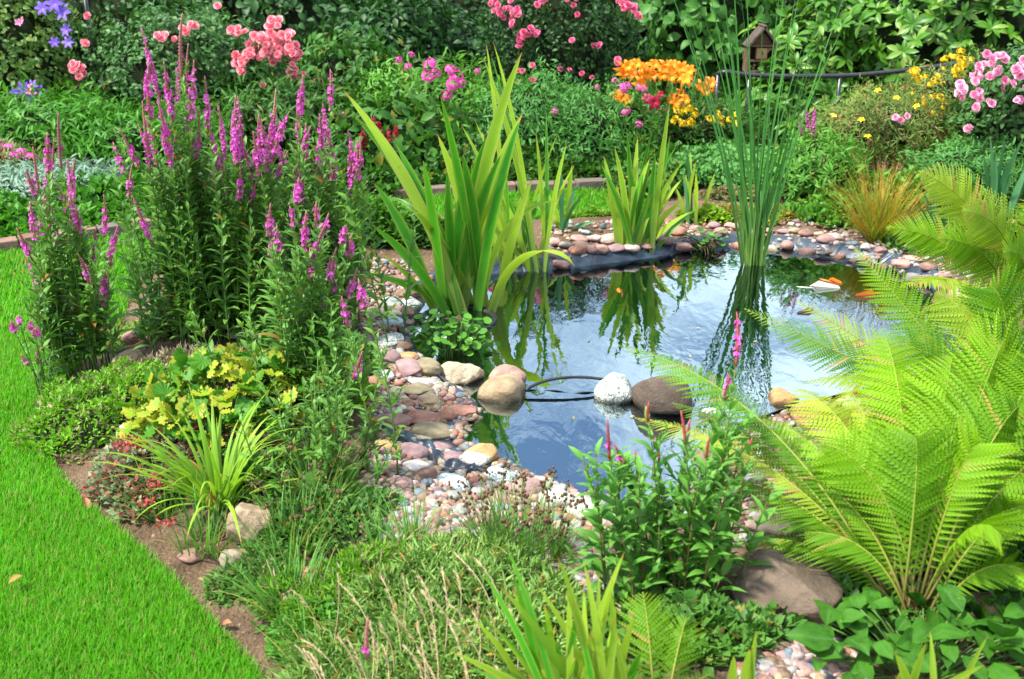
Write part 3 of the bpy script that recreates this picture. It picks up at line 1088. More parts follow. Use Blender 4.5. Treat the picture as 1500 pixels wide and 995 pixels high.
for zone, poly in BEACH.items():
    n = {'the near beach': 3400, 'the bank beside the iris': 900, 'the far rim': 900, 'the foot of the brown boulder': 700, 'the fern shore': 1300}[zone]
    Q = sample_px(poly, n)
    P = np.array([G(u, v) for u, v in Q])
    P[:, 2] = terrain(P[:, 0], P[:, 1])
    P = P[seg_sd(P[:, :2], POND) > -.10]
    P = P[seg_sd(P[:, :2], LAWN) > .05]
    gravel(P, .012, .044)
# pebbles lying in the shallow water of the near pool
Q = sample_px([(655, 640), (700, 600), (770, 600), (850, 640), (900, 700), (950, 745), (880, 745), (780, 705), (700, 680)], 900)
P = np.array([G0(u, v) for u, v in Q])
P = P[seg_sd(P[:, :2], POND) < -.01]
P[:, 2] = liner_z(P[:, 0], P[:, 1]) + .012
gravel(P, .015, .05)
tag(mb.build('gravel', M_gravel), 'mixed pink grey and white gravel filling the pond shore', 'gravel', kind='stuff')

# folded strip of liner lying over the near gravel
pf = [G(u, v) for u, v in ((560, 632), (585, 642), (612, 655), (632, 668), (652, 682), (680, 690), (700, 693))]
pts = np.array(pf)
pts[:, 2] = terrain(pts[:, 0], pts[:, 1]) + .02
t_ = np.linspace(0, 1, 40)
idx = np.linspace(0, len(pts) - 1, 40)
P_ = np.stack([np.interp(idx, np.arange(len(pts)), pts[:, k]) for k in range(3)], 1)
mb = MB()
nc = 9
V = []
tan = nrm(np.gradient(P_, axis=0))
sd_ = np.stack([-tan[:, 1], tan[:, 0], np.zeros(40)], 1)
for i in range(40):
    for j in range(nc):
        s = (j / (nc - 1) - .5)
        V.append(P_[i] + sd_[i] * s * .085 * (1 + .25 * math.sin(i * .5)) + np.array((0, 0, .012 * math.sin(j * 1.7 + i * .25) + .006 * math.sin(i * .9) - .02 * (2 * s) ** 2)))
F = [(i * nc + j, (i + 1) * nc + j, (i + 1) * nc + j + 1, i * nc + j + 1) for i in range(39) for j in range(nc - 1)]
mb.add(np.array(V), np.array(F))
tag(mb.build('liner_fold', M_liner), 'crumpled strip of black liner running between the beach cobbles', 'pond liner')

# ------------------------------------------------------------------ hose and weir edge between the two pools
M_black = plainmat('black_rubber', (.008, .009, .011), (.02, .022, .026), 30, .35, .5)
M_brass = plainmat('brass_nozzle', (.35, .2, .06), (.5, .32, .12), 30, .4, .5, metal=.7)
a, b = G0(770, 572, .02), G0(884, 556, .035)
mid1, mid2 = G0(795, 552, .05), G0(845, 549, .055)
t_ = np.linspace(0, 1, 24)[:, None]
hp = (1 - t_) ** 3 * a + 3 * t_ * (1 - t_) ** 2 * mid1 + 3 * t_ ** 2 * (1 - t_) * mid2 + t_ ** 3 * b
hs = thing('hose', 'thin black hose arching over the water from the pitted boulder', 'hose', hp[0])
mb = MB(); tube(mb, hp - hp[0], .0062, 8); mb.build('pipe', M_black, hs)
mb = MB(); tube(mb, np.array([hp[-1], hp[-1] + (hp[-1] - hp[-2]) * 1.4]) - hp[0], .0075, 10); mb.build('nozzle', M_brass, hs)
mb = MB()
a, b = G0(762, 573, .001), G0(890, 574, .001)
k = 30
t_ = np.linspace(0, 1, k)[:, None]
wp = a + (b - a) * t_ + np.c_[np.zeros(k), .012 * np.sin(np.linspace(0, 7, k)), .003 * np.sin(np.linspace(0, 19, k))]
tube(mb, wp - a, .0018 * (1 + .3 * np.sin(np.linspace(0, 11, k))), 6)
V = np.concatenate([wp - a, wp - a + np.array((0, .03, -.05))])
mb.add(V, [(i, i + 1, k + i + 1, k + i) for i in range(k - 1)])
tag(mb.build('weir_edge', M_black, loc=a), 'black liner lip at water level beneath the arching hose', 'pond liner')

# ------------------------------------------------------------------ brick edging of the lawn
def brick_mat():
    t = NT('edging_brick')
    r, g, b = lf_nodes(t)
    c = t.ramp(r, [(0, (.16, .09, .065)), (.5, (.22, .13, .10)), (1, (.13, .10, .085))])
    c = t.mix(t.step(t.noise(30, 5), .5, .75), c, (.07, .075, .05))
    return t.done(t.principled(c, .85, .2, t.bump(t.noise(90, 4), .5, .01)))
M_brick = brick_mat()
def edging(px, label, h=.085):
    pts = np.array([G0(u, v) for u, v in px])
    seg = np.r_[0, np.cumsum(np.linalg.norm(np.diff(pts[:, :2], axis=0), axis=1))]
    mb = MB()
    s = 0.0
    o = pts[0].copy()
    while s < seg[-1]:
        p = np.array([np.interp(s, seg, pts[:, k]) for k in range(2)])
        q = np.array([np.interp(s + .05, seg, pts[:, k]) for k in range(2)])
        n0 = mb.n
        box(mb, (p[0] - o[0], p[1] - o[1], h / 2 - .02 + rnd.uniform(-.006, .006)), (.196, .10, h), 0, math.atan2(q[1] - p[1], q[0] - p[0]) + rnd.uniform(-.03, .03), .008)
        mb.L[-1] = np.full((mb.n - n0, 3), rnd.random(), np.float32)
        s += .203
    tag(mb.build('brick_edging', M_brick, loc=(o[0], o[1], 0), smooth=False), label, 'edging', 'brick lawn edgings')
edging([(-260, 402), (-100, 382), (0, 368), (100, 354), (190, 342), (300, 326), (420, 308)], 'low brick edging behind the lawn below the silvery plants')
edging([(600, 290), (650, 286), (760, 282), (870, 277), (970, 272)], 'low brick edging at the far lawn behind the irises')
# ------------------------------------------------------------------ plant materials
DK = (.018, .055, .012)
M_stem = leafmat('green_stem', (.06, .13, .025), (.10, .19, .04), trans=.1)
M_stem_red = leafmat('reddish_stem', (.16, .06, .03), (.12, .16, .04), trans=.1)
M_wood = plainmat('woody_stem', (.05, .03, .018), (.10, .065, .04), 25, .85, .2)
M_loose = leafmat('loosestrife_leaf', (.045, .15, .018), (.13, .28, .04), odd=(.30, .13, .03), odd_p=.02, vein=(.09, .19, .06))
M_loose_fresh = leafmat('fresh_loosestrife_leaf', (.035, .16, .016), (.10, .28, .03), tip=(.15, .32, .05), tip_at=(.3, 1.2), vein=(.12, .25, .07))
M_magenta = petalmat('magenta_petal', (.54, .04, .36), (.76, .13, .55))
M_bud = leafmat('loosestrife_bud', (.22, .07, .09), (.30, .13, .10), trans=.1)
M_budred = leafmat('red_bud', (.24, .035, .045), (.32, .07, .06), trans=.1)
M_iris = leafmat('iris_leaf', (.015, .135, .006), (.055, .26, .010), tip=(.30, .20, .03), tip_at=(.965, .995), edge=(.16, .30, .03), base=(.07, .21, .02), trans=.35, rough=.42, streak=.5)
M_iris_y = leafmat('yellow_iris_leaf', (.13, .30, .015), (.30, .46, .03), tip=(.38, .21, .04), tip_at=(.93, .985), edge=(.33, .42, .07), base=(.22, .30, .08), trans=.45, rough=.42, streak=.4)
M_iris_b = leafmat('blue_green_leaf', (.03, .12, .045), (.07, .20, .07), tip=(.25, .24, .06), tip_at=(.94, 1.0), trans=.3)
M_reed = leafmat('reed_leaf', (.020, .115, .018), (.05, .19, .03), tip=(.08, .22, .05), edge=(.08, .22, .05), base=(.14, .26, .05), trans=.3)
M_fern = leafmat('fern_frond', (.040, .16, .004), (.19, .36, .010), tip=(.30, .43, .025), tip_at=(.55, 1.15), odd=(.36, .30, .06), odd_p=.035, trans=.5, rough=.5, spec=.2)
M_fern_y = leafmat('yellowing_fern_frond', (.18, .31, .018), (.30, .40, .035), tip=(.42, .38, .08), tip_at=(.6, 1.15), odd=(.42, .28, .08), odd_p=.07, trans=.5, rough=.5, spec=.2)
M_rachis = leafmat('fern_stalk', (.13, .19, .02), (.20, .20, .03), trans=.0, base=(.10, .055, .025))
M_day = leafmat('daylily_leaf', (.09, .24, .012), (.24, .40, .03), tip=(.40, .22, .04), tip_at=(.86, 1.0), odd=(.34, .20, .05), odd_p=.05, trans=.4)
M_rush = leafmat('rush_blade', (.045, .16, .022), (.12, .28, .04), tip=(.28, .26, .08), tip_at=(.8, 1.05), odd=(.30, .27, .07), odd_p=.10, trans=.3)
M_dry = leafmat('dry_grass', (.36, .27, .15), (.55, .44, .27), trans=.25, rough=.8)
M_seed = plainmat('seed_head', (.05, .028, .016), (.13, .075, .035), 60, .8, .2)
M_alch = leafmat('lobed_leaf', (.13, .29, .012), (.28, .41, .025), edge=(.38, .38, .04), odd=(.07, .23, .015), odd_p=.3, trans=.4, rough=.45)
M_heath = leafmat('heath_leaf', (.065, .21, .008), (.15, .34, .015), odd=(.32, .25, .16), odd_p=.13, trans=.35)
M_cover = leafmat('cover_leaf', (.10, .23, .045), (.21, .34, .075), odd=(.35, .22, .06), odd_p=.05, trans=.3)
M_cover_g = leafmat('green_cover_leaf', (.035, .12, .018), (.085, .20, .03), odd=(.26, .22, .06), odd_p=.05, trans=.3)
M_stonecrop = leafmat('stonecrop_leaf', (.10, .16, .07), (.17, .21, .10), odd=(.26, .07, .06), odd_p=.33, trans=.2)
M_redhead = leafmat('red_head', (.26, .03, .035), (.38, .07, .06), trans=.15)
M_hosta = leafmat('broad_leaf', (.022, .09, .006), (.045, .15, .010), vein=(.06, .17, .03), trans=.3, rough=.6, spec=.18, streak=.35)
M_lsf = leafmat('bright_cover_leaf', (.04, .15, .015), (.10, .25, .03), trans=.35)
M_cress = leafmat('cress_leaf', (.045, .17, .018), (.10, .27, .03), trans=.35, rough=.3)

# ------------------------------------------------------------------ leafy stems with or without flower spikes
def stem_mesh(pts, r0, r1, n_pairs, s0, s1, llen, T=T_LANCE, spread=1.0, mat_leaf=1, leaf_len_pow=.5, side_shoot=0.0):
    """stem tube (slot 0) and opposite pairs of leaves (slot 1)"""
    mb = MB()
    k = len(pts)
    tube(mb, pts, np.linspace(r0, r1, k), 5, 0, rg.random())
    s = np.linspace(s0, s1, n_pairs)
    P = np.stack([np.interp(s * (k - 1), np.arange(k), pts[:, q]) for q in range(3)], 1)
    tan = nrm(np.stack([np.interp(s * (k - 1), np.arange(k), np.gradient(pts[:, q])) for q in range(3)], 1))
    ph = np.arange(n_pairs) * 1.571 + rg.uniform(0, 6) + rg.uniform(-.5, .5, n_pairs)
    ax = nrm(np.cross(tan, np.array((.3, .9, .2))))
    ay = np.cross(tan, ax)
    for o in (0, math.pi):
        out = ax * np.cos(ph + o)[:, None] + ay * np.sin(ph + o)[:, None]
        ang = spread * rg.uniform(.7, 1.25, n_pairs) * (1.05 - .35 * s)
        a = out * np.sin(ang)[:, None] + tan * np.cos(ang)[:, None]
        n = tan * np.sin(ang)[:, None] - out * np.cos(ang)[:, None]
        Ls = llen * rg.uniform(.7, 1.2, n_pairs) * np.clip(1.15 - .65 * s ** 1.5, .3, 1)
        inst(mb, T, P, frames(a, n), Ls, mat_leaf)
        if side_shoot > 0:
            sel = rg.random(n_pairs) < side_shoot
            for p, d, L in zip(P[sel], a[sel], Ls[sel]):
                m = 5
                q = p + d * (np.linspace(.1, .9, m) * L)[:, None] + np.array((0, 0, 1.)) * (np.linspace(0, .35, m) ** 1.5 * L)[:, None]
                for f in range(2):
                    aa = nrm(runit(m, -.2) * .8 + d + np.array((0, 0, .5)))
                    inst(mb, T, q, frames(aa, np.tile((0, 0, 1.), (m, 1))), L * rg.uniform(.3, .6, m), mat_leaf)
    return mb

def spike_mesh(tip_dir, L, rad, bloom=(.15, .75), dens=1.0, far=False):
    """flower spike of length L along local +Z: bud cone (slot 0), magenta flowers (slot 1)"""
    mb = MB()
    n = max(5, int(L / .011 * dens))
    z = np.linspace(0, L, n)
    q = np.linspace(0, 1, n)
    bend = np.array((rg.uniform(-.12, .12), rg.uniform(-.12, .12), 0)) * L
    axis = np.c_[np.zeros(n), np.zeros(n), z] + bend * (q ** 2)[:, None]
    prof = rad * (.55 + .25 * np.sin(q * 2.5)) * (1 - q ** 2.2 * .75)
    tube(mb, axis, prof * .5 + .0008, 5, 0, rg.random())
    # calyx bumps
    per = 6 if not far else 4
    a = (np.arange(per) * 2 * np.pi / per)[None] + np.arange(n)[:, None] * .55 + rg.uniform(-.3, .3, (n, per))
    out = np.stack([np.cos(a), np.sin(a), np.full_like(a, .55)], -1).reshape(-1, 3)
    P = np.repeat(axis, per, 0)
    pr = np.repeat(prof, per)
    inst(mb, T_MINI_W, P + nrm(out) * (pr * .25)[:, None], frames(out, np.tile((0, 0, 1.), (len(P), 1))), pr * .95, 0)
    qq = np.repeat(q, per)
    pb = np.exp(-((qq - (bloom[0] + bloom[1]) / 2) / max(.05, (bloom[1] - bloom[0]) * .55)) ** 4)
    sel = rg.random(len(P)) < pb * .5 * (.6 + .8 * (np.sin(qq * 23 + rg.uniform(0, 6)) > -.2))
    Pf, of, rf = P[sel], nrm(out[sel] * (1, 1, .6)), pr[sel]
    m = len(Pf)
    if m:
        c = Pf + of * (rf * 1.0)[:, None]
        np_ = 5 if not far else 4
        x = nrm(np.cross(of, np.tile((.2, .1, .97), (m, 1))))
        y = np.cross(of, x)
        rr = rg.random(m)
        for i in range(np_):
            t = i * 2 * math.pi / np_ + rg.uniform(0, 1, m)
            d = x * np.cos(t)[:, None] + y * np.sin(t)[:, None] + of * .45
            inst(mb, T_MINI_W, c, frames(d, of), np.maximum(rf * .95, .0065) * rg.uniform(.8, 1.25, m), 1, rr)
    return mb

def orient(o, d):
    o.rotation_euler = Vector([float(x) for x in d]).to_track_quat('Z', 'Y').to_euler()

def leafy_plant(name, label, cat, base, stems, group=None, leafm=None, stemm=None, T=T_LANCE, llen=.05, r0=.0035, spread=1.0, pitch=.03, s0=.08, flowerm=None, budm=None, side_shoot=0.0, kids='stem'):
    """stems: (start xy offset or None, tip world point, spike length or 0, spike radius, bloom range, far)"""
    root = thing(name, label, cat, base, group)
    for off, tip, sl, sr, bloom, far in stems:
        b = np.array(base) + np.array((off[0], off[1], 0))
        b[2] = tz(b[0], b[1]) - .01
        tip = np.asarray(tip, float)
        top = tip.copy()
        d = tip - b
        H = np.linalg.norm(d)
        mid = b + d * .5 + np.array((-d[0] * .18 + rg.uniform(-.03, .03), -d[1] * .18 + rg.uniform(-.03, .03), d[2] * .05))
        P = bez(b, mid, tip, 10)
        tv = nrm((P[-1] - P[-3])[None])[0]
        if sl > 0:
            P = bez(b, mid, tip - tv * sl, 10)
            tv = nrm((P[-1] - P[-2])[None])[0]
        npairs = max(4, int(H / pitch))
        mb = stem_mesh(P - np.array(base), r0, r0 * .4, npairs, s0 + rg.uniform(0, .08), .985, llen, T, spread, 1, side_shoot=side_shoot)
        st = mb.build(kids, [stemm or M_stem, leafm or M_loose], root)
        if sl > 0:
            sp = spike_mesh(None, sl, sr, bloom, 1.0 if not far else .8, far).build('flower_spike', [budm or M_bud, flowerm or M_magenta], st)
            sp.location = Vector([float(x) for x in (P[-1] - np.array(base))])
            orient(sp, tv + np.array((0, 0, .3)))
    return root

def tips_px(tips, Y, jit=.18):
    return [P3(u, v, Y + rg.uniform(-jit, jit)) for u, v in tips]

# tall purple loosestrife on the left bed
def loosestrife(label, base_px, tips, group, spread_xy, plain=0, hmin=.35, hmax=.6, jit=.16, sl=(.12, .22), far=False, llen=.082, **kw):
    b = G(*base_px)
    st = []
    tips = list(tips) + [(u + rg.normal(0, 9), v + rg.uniform(15, 60)) for u, v in tips[::2]]
    for u, v in tips:
        tip = P3(u, v, b[1] + rg.uniform(-jit, jit))
        off = (rg.normal(0, spread_xy) + .25 * np.clip(tip[0] - b[0], -.35, .35), rg.normal(0, spread_xy * .8))
        L = rg.uniform(*sl) * (1.15 if v < 180 else .85)
        kind = rg.random()
        bloom = (.0, .8) if kind < .7 else ((.05, .55) if kind < .9 else (.3, .32))
        st.append((off, tip, L, rg.uniform(.0115, .0165), bloom, far))
    for _ in range(plain):
        off = (rg.normal(0, spread_xy * 1.2), rg.normal(0, spread_xy))
        tip = b + np.array((off[0] * 1.3 + rg.normal(0, .03), off[1] * 1.2 + rg.normal(0, .03), rg.uniform(hmin, hmax)))
        st.append((off, tip, 0, 0, (0, 1), far))
    return leafy_plant('purple_loosestrife', label, 'loosestrife', b, st, group, llen=llen, side_shoot=.14, T=T_LANCE_W, pitch=.038, **kw)

GRP = 'purple loosestrife plants of the left bed'
loosestrife('purple loosestrife standing apart at the lawn edge with dense magenta spikes', (110, 545),
            [(82, 166), (70, 198), (48, 216), (96, 232), (112, 232), (62, 250), (84, 262), (45, 295), (62, 300), (22, 335), (36, 350), (74, 300), (100, 290), (147, 335), (123, 372), (158, 392), (165, 290)],
            GRP, .05, plain=9, hmin=.3, hmax=.55)
loosestrife('tallest purple loosestrife with high narrow spikes in front of the coral rose bush', (282, 497),
            [(203, 42), (257, 22), (270, 66), (238, 90), (287, 88), (306, 112), (298, 160), (235, 150), (205, 150), (255, 212), (188, 240), (276, 168), (172, 190), (262, 190), (240, 250), (218, 170)],
            GRP, .08, plain=15, hmin=.35, hmax=.8)
loosestrife('broad purple loosestrife in the middle of the left bed with a thick row of spikes', (362, 492),
            [(325, 160), (336, 142), (353, 142), (373, 172), (390, 168), (380, 190), (345, 185), (402, 156), (365, 195), (318, 200), (407, 130), (332, 222), (310, 182), (392, 200), (420, 165), (300, 240), (360, 240), (378, 262)],
            GRP, .11, plain=20, hmin=.35, hmax=.8)
loosestrife('purple loosestrife beside the big pond iris with slim magenta spikes', (455, 480),
            [(441, 113), (486, 102), (464, 154), (430, 150), (470, 170), (450, 180), (505, 192), (525, 205), (540, 202), (516, 215), (437, 246), (428, 248), (478, 210), (496, 230)],
            GRP, .11, plain=19, hmin=.35, hmax=.75)
loosestrife('half faded loosestrife with short brownish spikes low beside the iris bank', (455, 610),
            [(390, 300), (428, 302), (445, 312), (462, 297), (480, 312), (436, 262), (508, 330), (520, 345), (485, 380), (530, 400), (405, 330)],
            GRP, .07, plain=20, hmin=.25, hmax=.55, sl=(.08, .15), jit=.10)
loosestrife('leafy low loosestrife with dark green rosettes in front of the lobed yellow leaves', (470, 690), [(520, 410), (537, 520)],
            GRP, .08, plain=30, hmin=.14, hmax=.36, sl=(.08, .12), jit=.08, llen=.058)
loosestrife('small thin loosestrife leaning over the lawn with three short spikes', (75, 600), [(14, 470), (26, 462), (42, 470), (52, 480)],
            GRP, .02, plain=3, hmin=.1, hmax=.2, sl=(.04, .08), jit=.04, llen=.04)

# fresh green loosestrife at the near shore
b = G(985, 885)
st = []
for u, v, sl, bl in ((886, 618, .10, 0), (898, 650, .07, 0), (1088, 458, .13, 1), (1072, 545, .07, 1), (1010, 612, .07, 0), (962, 640, .06, 0), (945, 590, .05, 0), (1036, 640, .06, 0), (1000, 600, .08, 0), (930, 660, .04, 0), (1100, 640, .04, 0)):
    tip = P3(u, v, b[1] + rg.uniform(-.05, .18) + (.12 if u > 1060 else 0))
    st.append(((rg.normal(0, .04) + .35 * (tip[0] - b[0]), rg.uniform(-.02, .12)), tip, sl, .009, (.1, .85) if bl else (.4, .41), False))
for _ in range(20):
    x, y = rg.uniform(-.22, .20), rg.uniform(-.05, .16)
    st.append(((x * .8, y), b + np.array((x + rg.normal(0, .02), y, rg.uniform(.16, .42))), 0, 0, (0, 1), False))
leafy_plant('purple_loosestrife', 'bright green loosestrife with thin red bud spikes at the near shore', 'loosestrife', b, st, 'loosestrife plants of the pond shore', M_loose_fresh, M_stem_red, T_LANCE_W, .080, .003, 1.05, .034, .05, budm=M_budred, side_shoot=.12)

# ------------------------------------------------------------------ strap leaved plants, every big leaf a part
def strap_plant(name, label, cat, base, leaves, mat, group=None, k=14, fold=.22, prof='iris', part='leaf', extra=None):
    """leaves: (dx, dy, tip world or (az, lean, curve, L), width)"""
    root = thing(name, label, cat, base, group)
    for dx, dy, spec, w in leaves:
        mb = MB()
        b = np.array((dx, dy, -.01))
        if len(spec) == 3:                                   # aim at a tip point
            tip = np.asarray(spec, float) - np.array(base)
            d = tip - b
            mid = b + d * np.array((.35, .35, .62))
            pts = bez(b, mid, tip, k)[None]
            az = np.array([math.atan2(d[1], d[0])])
        else:
            az = np.array([spec[0]])
            pts = arcs(b[None], az, np.array([spec[1]]), np.array([spec[2]]), np.array([spec[3]]), k, 2.2)
        # flat of the blade partly faces the camera
        tw = rg.uniform(-.7, .7)
        face = np.array([[math.cos(tw), math.sin(tw), 0]])
        ribbon(mb, pts, w * blade_w(k, prof)[None], face if prof == 'iris' else side_of(az, rg.uniform(-.4, .4)), fold)
        mb.build(part, mat if not isinstance(mat, list) else mat[rnd.randrange(len(mat))], root)
    return root

def aim(tips, Y, base, w, sx, sy, jit=.12):
    out = []
    for u, v in tips:
        tip = P3(u, v, Y + rg.uniform(-jit, jit))
        out.append(((tip[0] - base[0]) * .16 + rg.uniform(-sx, sx), rg.uniform(-sy, sy), tuple(tip), w * rg.uniform(.8, 1.15)))
    return out

# the big pond iris
ib = G0(685, 462, -.02)
Y = ib[1]
lv = aim([(503, 132), (520, 170), (562, 205), (548, 268), (580, 212), (765, 75), (762, 175), (640, 195), (645, 140), (678, 225), (620, 235), (692, 240), (780, 262), (766, 165), (655, 250), (600, 300), (735, 225), (712, 200)], Y, ib, .060, .11, .07)
lv += aim([(545, 330), (560, 372), (530, 398)], Y, ib, .05, .08, .06)
lv += [(.10, -.03, (-.25, .25, 2.35, .62), .05), (-.12, -.06, (math.pi + .35, 1.25, .35, .42), .055), (.06, .05, (.3, .15, 1.6, .7), .035), (-.05, .05, (2.6, .2, 1.5, .7), .035)]
strap_plant('iris', 'big green water iris standing in the pond with broad sword leaves', 'iris', ib, lv, [M_iris, M_iris, M_iris, M_iris, M_iris_y], 'irises in the pond', 16, .16)

def sword(label, px, tips, w, mat, water=True, jit=.1, extra=(), group='irises in the pond', sx=.05):
    bb = G0(*px, -.02) if water else G(*px)
    tips = list(tips) + [(u + rg.normal(0, 12), v + rg.uniform(15, 70)) for u, v in tips]
    l = aim(tips, bb[1], bb, w, sx, sx, jit) + list(extra)
    return strap_plant('iris', label, 'iris', bb, l, mat, group, 13, .16)

sword('slender pale iris behind the big water iris reaching highest', (775, 398),
      [(712, 62), (722, 60), (800, 165), (695, 175), (675, 182), (752, 195), (770, 265), (785, 195), (740, 235), (655, 245), (698, 280), (830, 210), (720, 265), (660, 290), (735, 300), (690, 230), (760, 320)], .026, [M_iris_y, M_iris_y, M_iris], True, .14, sx=.09)
sword('clump of bright yellow green iris on the far rim with fanned narrow leaves', (928, 378),
      [(981, 152), (982, 198), (900, 215), (884, 228), (918, 195), (934, 200), (960, 225), (998, 240), (945, 240), (1000, 262), (972, 262), (888, 260), (902, 300), (1005, 290), (910, 250), (955, 190)], .036, [M_iris_y, M_iris_y, M_iris], True, .1, sx=.07)
sword('short iris with brown tipped leaves on the grass behind the pond', (820, 335),
      [(838, 240), (846, 268), (810, 262), (800, 285), (822, 250), (842, 295)], .030, [M_iris_y, M_iris_b], False, .06, group='low irises behind the pond')
sword('small iris with one orange tipped leaf behind the far rim', (1012, 325),
      [(1005, 215), (1012, 222), (1048, 252), (1020, 235), (1000, 250), (990, 275)], .026, [M_iris_b, M_iris_y], False, .06, group='low irises behind the pond')
sword('blue green iris at the base of the pink rose bush', (1455, 335),
      [(1450, 200), (1460, 206), (1472, 198), (1488, 215), (1440, 225), (1500, 200), (1478, 235), (1512, 220)], .034, [M_iris_b], False, .08, group='irises behind the fern')
sword('short blue green iris between the orange grass and the upper fern', (1368, 350),
      [(1352, 280), (1370, 270), (1345, 300), (1388, 290), (1395, 262)], .03, [M_iris_b], False, .06, group='irises behind the fern')
sword('yellow green iris in front of everything with upright tapering leaves', (870, 1090),
      [(705, 832), (742, 800), (752, 842), (815, 812), (833, 850), (855, 822), (877, 836), (850, 872), (915, 808), (895, 862), (872, 905), (790, 905), (830, 905), (905, 930), (690, 905), (665, 920), (772, 870), (720, 935), (802, 950), (940, 955), (760, 880), (785, 855), (845, 900), (862, 935), (885, 890), (900, 900), (822, 930), (750, 950), (700, 960), (815, 980), (875, 970), (930, 900)], .018, [M_iris_y, M_iris_y, M_day, M_iris], False, .07, group='irises at the near edge', sx=.09)
sword('few pale iris blades rising before the broad dark leaves', (1320, 1100),
      [(1362, 922), (1448, 930), (1310, 955), (1330, 965)], .02, [M_iris_y], False, .05, group='irises at the near edge', sx=.06)
sword('small pale iris shoot with two blades below the green loosestrife', (1085, 1060),
      [(1108, 922), (1098, 950), (1075, 960)], .022, [M_iris_y], False, .03, group='irises at the near edge', sx=.02)

# tall reed clump in the water
rb = G0(1102, 396, -.03)
tips = [(960, -70), (985, -60), (1020, -90), (1042, -110), (1052, -60), (1070, -100), (1082, -30), (1030, 20), (995, 15), (1138, 45), (1148, -60), (1160, -90), (1172, -40), (1185, -70), (1195, 10), (1205, 40), (1222, 60), (1238, -10), (1215, -40), (1150, 100), (1128, 120), (1172, 130), (1135, 200), (1160, 160), (1192, 95), (1090, -80), (1118, -20), (1060, 60), (1178, 60), (1010, 60), (1243, 22), (1105, 90)]
lv = []
for i, (u, v) in enumerate(tips):
    tip = P3(u, v, rb[1] + rg.uniform(-.1, .1))
    lv.append(((tip[0] - rb[0]) * .05 + rg.uniform(-.035, .035), rg.uniform(-.03, .03), tuple(tip), rg.uniform(.010, .018)))
lv += [(.0, 0, tuple(P3(1190, 240, rb[1])), .014), (.03, 0, tuple(P3(1085, 60, rb[1])), .02)]
reed = thing('bulrush', 'tall dark green bulrush clump rising out of the pond', 'bulrush', rb)
for dx, dy, tip, w in lv:
    mb = MB()
    t = np.asarray(tip) - rb
    pts = bez(np.array((dx, dy, -.02)), np.array((dx + t[0] * .30, dy + t[1] * .3, t[2] * .52)), t, 14)[None]
    a = rg.uniform(-.8, .8)
    ribbon(mb, pts, w * blade_w(14, 'taper')[None], np.array([[math.cos(a), math.sin(a), 0]]), .3)
    mb.build('leaf', M_reed, reed)
mb = MB()
for i in range(5):
    tube(mb, bez((rg.uniform(-.03, .03), rg.uniform(-.02, .02), -.06), (rg.uniform(-.02, .02), 0, .15), (rg.uniform(-.04, .05), 0, .42), 6), np.linspace(.009, .005, 6), 7, 0, .6)
mb.build('stem_base', M_reed, reed)

# ------------------------------------------------------------------ ferns
def T_pinna(n=11, w=.094):
    V, F, L = [(0, 0, 0)], [], [(0, 0, 0)]
    ys = np.linspace(.0, 1, n + 1)
    for i in range(n):
        y0, y1 = ys[i], ys[i + 1]
        dy = y1 - y0
        ww = w * (1 - y0) ** .75 * (1 if i else .8)
        for sg in (-1, 1):
            k = len(V)
            V += [(0, y0 + dy * .02, 0), (sg * ww * .6, y0 + dy * .16, .022), (sg * ww * 1.1, y0 + dy * .55 + .035, -.006), (sg * ww * .62, y0 + dy * .74 + .012, -.004), (0, y0 + dy * .86, 0)]
            L += [(0, y0, 0), (0, y0, .5), (0, y0, 1), (0, y0, 1), (0, y1, 0)]
            F += [(k, k + 1, k + 2, k + 3), (k, k + 3, k + 4, k + 4)]
    V = np.array(V)
    V[:, 2] -= .10 * V[:, 1] ** 2
    Fq = [f for f in F if f[3] != f[2]]
    tri = [f[:3] for f in F if f[3] == f[2]]
    return V, (np.array(Fq), np.array(tri)), np.array(L, float)
PINNA = [T_pinna(12), T_pinna(9)]

